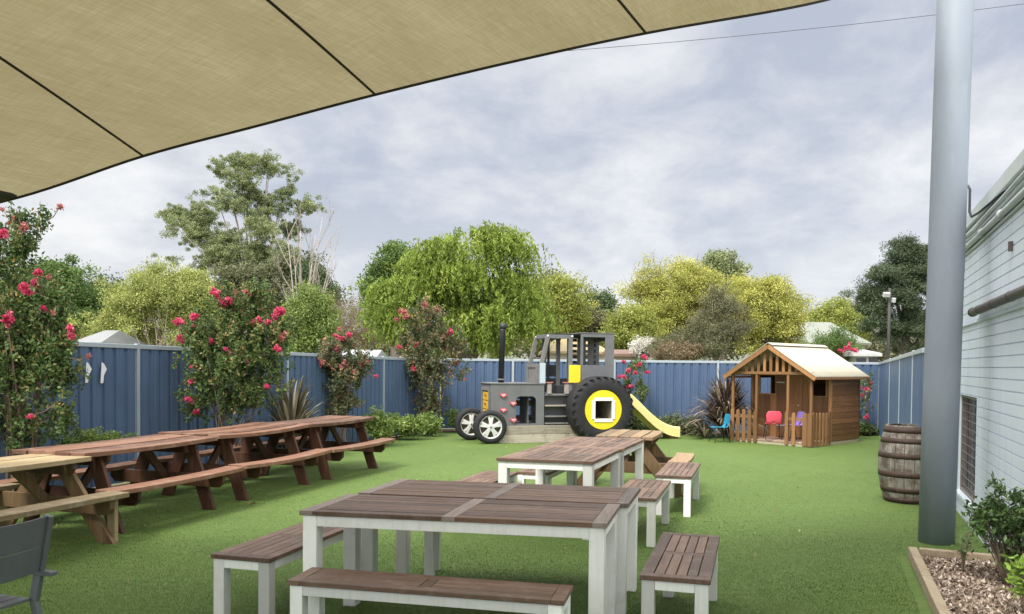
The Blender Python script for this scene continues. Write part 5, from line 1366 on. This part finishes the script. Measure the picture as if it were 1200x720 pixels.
tree('grey_shrub', 'feathery dark grey green shrub in front of the yellow trees', 28, 838, [(838,395,36,22), (840,370,24,24), (820,405,42,12), (855,385,22,24), (790,408,22,8), (838,350,10,14)], M['greygreen'], 42000, .085, 99, .17, nsub=520, W=.35, lo=.2, bare=8, r0=.08, bark='twig', up=0)
tree('pale_shrub', 'pale whitish shrub above the back fence near the slide', 30, 752, [(750,408,12,7), (758,404,7,5)], L_('pale_blossom_leaf', (0.577,0.544,0.462), (0.800,0.800,0.759), .3), 1600, .08, 100, .12)
tree('yellow_tree', 'yellow green tree behind the pale roofed house', 56, 982, [(985,370,26,16), (965,372,16,12), (1003,378,16,16), (955,388,16,12), (985,388,30,14)], M['ylime'], 20000, .18, 101, .32, nsub=420)
tree('leafy_tree', 'small reddish green tree left of the pale roofed house', 48, 950, [(950,400,18,12), (965,405,14,10)], M['gum'], 7000, .16, 102, .25)
tree('pine_tree', 'big dark conifer behind the grey post', 40, 1062, [(1062,320,26,34), (1045,345,26,30), (1080,330,30,45), (1035,375,22,24), (1060,385,40,32), (1070,295,14,14), (1028,345,12,10), (1090,380,30,40), (1050,300,10,12), (1066,286,5,15), (1078,290,6,16), (1052,298,5,14), (1038,320,5,12), (1021,350,7,9), (1018,375,9,9)], M['pinedark'], 80000, .18, 103, .27, nsub=420, W=.24, lo=.3, hi=1.22, flat=.55, up=0)
tree('leafy_bush_far', 'light green bush with crepe myrtle flowers right of the cubby roof', 27, 985, [(980,402,20,12), (965,410,14,8), (995,412,14,8)], M['oak'], 8000, .07, 104, .14, cat_='bush')
rngf = np.random.default_rng(77); mt_ = bpy.data.objects['leafy_bush_far']; mt_.name = 'flowering_bush'
for px, py, rx, rz in ((996, 405, 5, 6), (1001, 412, 5, 6), (990, 410, 4, 4), (984, 411, 3, 3)):
    c = P(px, py, 26.2); blossom(c, rx*26.2/960, rz*26.2/960, mt_, mt_.location, rngf, 'pink', 160)
tree('brown_bush', 'dry brown scrub just over the fence right of the tractor', 27, 800, [(790,414,22,6), (810,414,18,6)], M['brownbush'], 5000, .07, 105, .12, r0=.05, cat_='bush')
# distant tree belt
rng = np.random.default_rng(110)
blobs = [(x, 404+rng.uniform(-5, 4), rng.uniform(16, 30), rng.uniform(8, 13), rng.uniform(-8, 8)) for x in range(-80, 1300, 18)]
BB = px_blobs(blobs, 120, .8); Q, T = foliage(BB, 2200, 60000, .9, .6, .4, rng)
o = quad_obj('far_woodland', Q, T, M['greygreen']); tag(o, 'far belt of woodland beyond the neighbouring houses', 'woodland', None, 'stuff')

# ------------------------------------------------------------------ neighbouring buildings
def house(name, label, Y, x0, x1, eave_py, ridge_py, wallm, roofm, depth=6, hip=0.0, wins=()):
    a, b = P(x0, eave_py, Y), P(x1, eave_py, Y); zr = P((x0+x1)/2, ridge_py, Y+depth/2).z; ze = (a.z+b.z)/2
    cx = (a.x+b.x)/2; w = b.x-a.x; t = thing(name, label, 'house' if 'house' in name else 'shed', (cx, Y, 0), 0, 'neighbouring buildings beyond the fence')
    mb = MB(); mb.span((-w/2+.25, .25, 0), (w/2-.25, depth-.25, ze-.02)); mb.build('wall', wallm, t)
    hx = w/2*hip; e = .10
    vs = [(-w/2,0,ze), (w/2,0,ze), (w/2,depth,ze), (-w/2,depth,ze), (-w/2+hx,depth/2,zr), (w/2-hx,depth/2,zr)]
    vs += [(x, y, z-e) for x, y, z in vs[:4]]
    mb = MB(); mb.add(vs, [(0,1,5,4), (2,3,4,5), (1,2,5), (3,0,4), (0,6,7,1), (1,7,8,2), (2,8,9,3), (3,9,6,0), (6,9,8,7)], .5); mb.build('roof', roofm, t)
    for xa, xb, za, zb in wins:
        mb = MB(); mb.span((xa, .22, za), (xb, .248, zb)); mb.build('window', gl, t)
    return t
def roofm(name, c):
    m, nt, out = new_mat(name); tc = N(nt, 'ShaderNodeTexCoord').outputs['Object']
    n = noise(nt, mapping(nt, tc, (6, .5, .5)), 1.5, 5, .6); col = ramp(nt, n, [(.3, tuple(x*.8 for x in c)), (.7, c)]); finish(nt, out, col, .5, n, .01, .4); return m
wv = plain('white_weatherboard', (.62,.63,.62), .6, .06, 1); wt2 = plain('cream_render', (.5,.46,.38), .7, .08, 1)
house('house', 'pale grey gabled roof beyond the fence at far left', 31, 84, 119, 401, 387, wv, roofm('pale_grey_iron', (.27,.28,.28)), 4, .5)
house('garden_shed', 'low white shed roof above the left fence near the willow', 29, 392, 441, 419, 410, wv, roofm('white_iron', (.45,.47,.48)), 3, .05)
house('house', 'tan roofed house seen through the tractor cab', 34, 636, 716, 412, 397, wt2, roofm('tan_iron', (.42,.33,.17)), 6, .5)
house('garden_shed', 'long low shed with rusty brown roof right of the tractor cab', 30, 714, 768, 415, 410, wt2, roofm('rust_brown_iron', (.22,.13,.10)), 3, .05)
house('house', 'house with pale green grey hipped roof right of the cubby', 44, 948, 1022, 402, 378, wv, roofm('pale_green_iron', (.25,.27,.22)), 8, .42)
house('garden_shed', 'small white shed at the right fence corner', 26, 1000, 1034, 414, 410, wv, roofm('dull_white_iron', (.55,.55,.54)), 2.5, .05, ((-.25, .05, 1.75, 1.98), (.15, .40, 1.70, 2.0)))

def floodlight():
    b = P(1040, 428, 31); b.z = 0; t = thing('floodlight_pole', 'dark pole with two white floodlights before the big conifer', 'light pole', b)
    m = plain('dark_pole', (.05,.048,.045), .6); z = P(1041, 338, 31).z; lm = plain('floodlight_white', (.5,.52,.53), .4, .03)
    mb = MB(); mb.tube([(0,0,0), (.02,0,z*.6), (.03,0,z)], [.075, .06, .05], 10, .5); mb.build('pole', m, t)
    mb = MB(); mb.tube([(-.30,0,z-.28), (.18,0,z-.30)], .025, 6, .5); mb.build('arm', m, t)
    mb = MB(); mb.box((-.16, -.15, z-.26), (.24, .12, .17), Matrix.Rotation(R_(25), 3, 'X')); mb.build('lamp_head', lm, t, .01)
    mb = MB(); mb.box((.13, -.12, z-.46), (.12, .12, .17), Matrix.Rotation(R_(15), 3, 'X')); mb.build('lamp_head', lm, t, .01)
floodlight()

# ------------------------------------------------------------------ world, sun, camera
SUN_EL, SUN_AZ = 52, 215                                            # azimuth clockwise from +Y (behind left of the camera)
w = bpy.data.worlds.new('World'); bpy.context.scene.world = w; w.use_nodes = True
nt = w.node_tree; nt.nodes.clear()
out = N(nt, 'ShaderNodeOutputWorld'); bg = N(nt, 'ShaderNodeBackground'); bg.inputs['Strength'].default_value = .1
sky = N(nt, 'ShaderNodeTexSky'); sky.sky_type = 'NISHITA'; sky.sun_disc = False
sky.sun_elevation = R_(SUN_EL); sky.sun_rotation = R_(SUN_AZ)
tc = N(nt, 'ShaderNodeTexCoord').outputs['Generated']
sp = N(nt, 'ShaderNodeSeparateXYZ'); nt.links.new(tc, sp.inputs[0]); X, Yv, Zv = sp.outputs
zc = math_(nt, 'ADD', math_(nt, 'MAXIMUM', Zv, 0.0), .30)
cb = N(nt, 'ShaderNodeCombineXYZ'); nt.links.new(math_(nt, 'DIVIDE', X, zc), cb.inputs[0]); nt.links.new(math_(nt, 'DIVIDE', Yv, zc), cb.inputs[1])
n1 = noise(nt, mapping(nt, cb.outputs[0], (1.25, 1.05, 1), (2.3,.4,0)), 1.35, 9, .58, .3)
n2 = noise(nt, mapping(nt, cb.outputs[0], (1.3, 1.3, 1), (7.1,2.6,0)), 3.6, 8, .62, .3)
cl = math_(nt, 'ADD', math_(nt, 'MULTIPLY', n1, .65), math_(nt, 'MULTIPLY', n2, .35))
# overcast cloud colour: blue grey undersides to bright breaks
ccol = ramp(nt, cl, [(.40, (.44,.475,.555)), (.465, (.53,.555,.62)), (.53, (.64,.655,.69)), (.63, (.80,.80,.80))])
hz = ramp(nt, Zv, [(.0, (1,1,1)), (.22, (0,0,0))])
lf_ = math_(nt, 'ADD', math_(nt, 'MULTIPLY', X, -.9), .35, True)
lowcol = mixc(nt, lf_, (.66,.675,.72), (.90,.87,.83))
ccol = mixc(nt, math_(nt, 'MULTIPLY', hz, .55), ccol, lowcol)
# extra brightness added to unseen sky overhead and behind the camera, as fill light
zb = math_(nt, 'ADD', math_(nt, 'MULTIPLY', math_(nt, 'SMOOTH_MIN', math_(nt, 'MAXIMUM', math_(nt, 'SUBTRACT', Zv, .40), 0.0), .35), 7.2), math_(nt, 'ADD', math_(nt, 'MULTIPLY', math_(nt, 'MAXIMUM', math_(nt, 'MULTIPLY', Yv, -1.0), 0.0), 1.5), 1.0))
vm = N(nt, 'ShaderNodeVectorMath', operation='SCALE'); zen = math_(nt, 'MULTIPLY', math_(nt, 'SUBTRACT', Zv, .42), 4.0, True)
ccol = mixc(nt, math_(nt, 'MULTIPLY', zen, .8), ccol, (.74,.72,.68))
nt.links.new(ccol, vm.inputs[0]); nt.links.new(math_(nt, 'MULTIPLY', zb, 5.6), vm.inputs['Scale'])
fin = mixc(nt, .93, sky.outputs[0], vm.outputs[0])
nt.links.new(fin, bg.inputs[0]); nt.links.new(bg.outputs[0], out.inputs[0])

sl = bpy.data.lights.new('Sun', 'SUN'); sl.energy = 1.8; sl.angle = R_(16); sl.color = (1, .96, .9)
so = bpy.data.objects.new('Sun', sl); C.objects.link(so)
az = R_(SUN_AZ); el = R_(SUN_EL); dv = Vector((math.sin(az)*math.cos(el), math.cos(az)*math.cos(el), math.sin(el)))
so.rotation_euler = dv.to_track_quat('Z', 'Y').to_euler(); so.location = dv*50

cd = bpy.data.cameras.new('Camera'); co = bpy.data.objects.new('Camera', cd); C.objects.link(co)
cd.sensor_width = 36; cd.sensor_fit = 'HORIZONTAL'; cd.lens = 36*FP/1200; cd.shift_x = 0; cd.shift_y = 90/1200
cd.clip_start = .05; cd.clip_end = 5000
fwd = Vector((0, math.cos(PITCH), -math.sin(PITCH))); r0 = Vector((1,0,0)); u0 = r0.cross(fwd)
right = r0*math.cos(ROLL)+u0*math.sin(ROLL); upv = u0*math.cos(ROLL)-r0*math.sin(ROLL)
# the photograph's x axis dips slightly: camera axes turned by ROLL about the view direction
Mx = Matrix((right, upv, -fwd)).transposed().to_4x4(); Mx.translation = (0, 0, H)
co.matrix_world = Mx
sc = bpy.context.scene; sc.camera = co
sc.view_settings.view_transform = 'Standard'; sc.view_settings.look = 'None'; sc.view_settings.exposure = 1.1; sc.view_settings.gamma = 1
sc.view_settings.use_curve_mapping = False
sc.render.engine = 'CYCLES'; sc.render.resolution_x = 1024; sc.render.resolution_y = 614
sc.cycles.max_bounces = 8; sc.cycles.transparent_max_bounces = 8
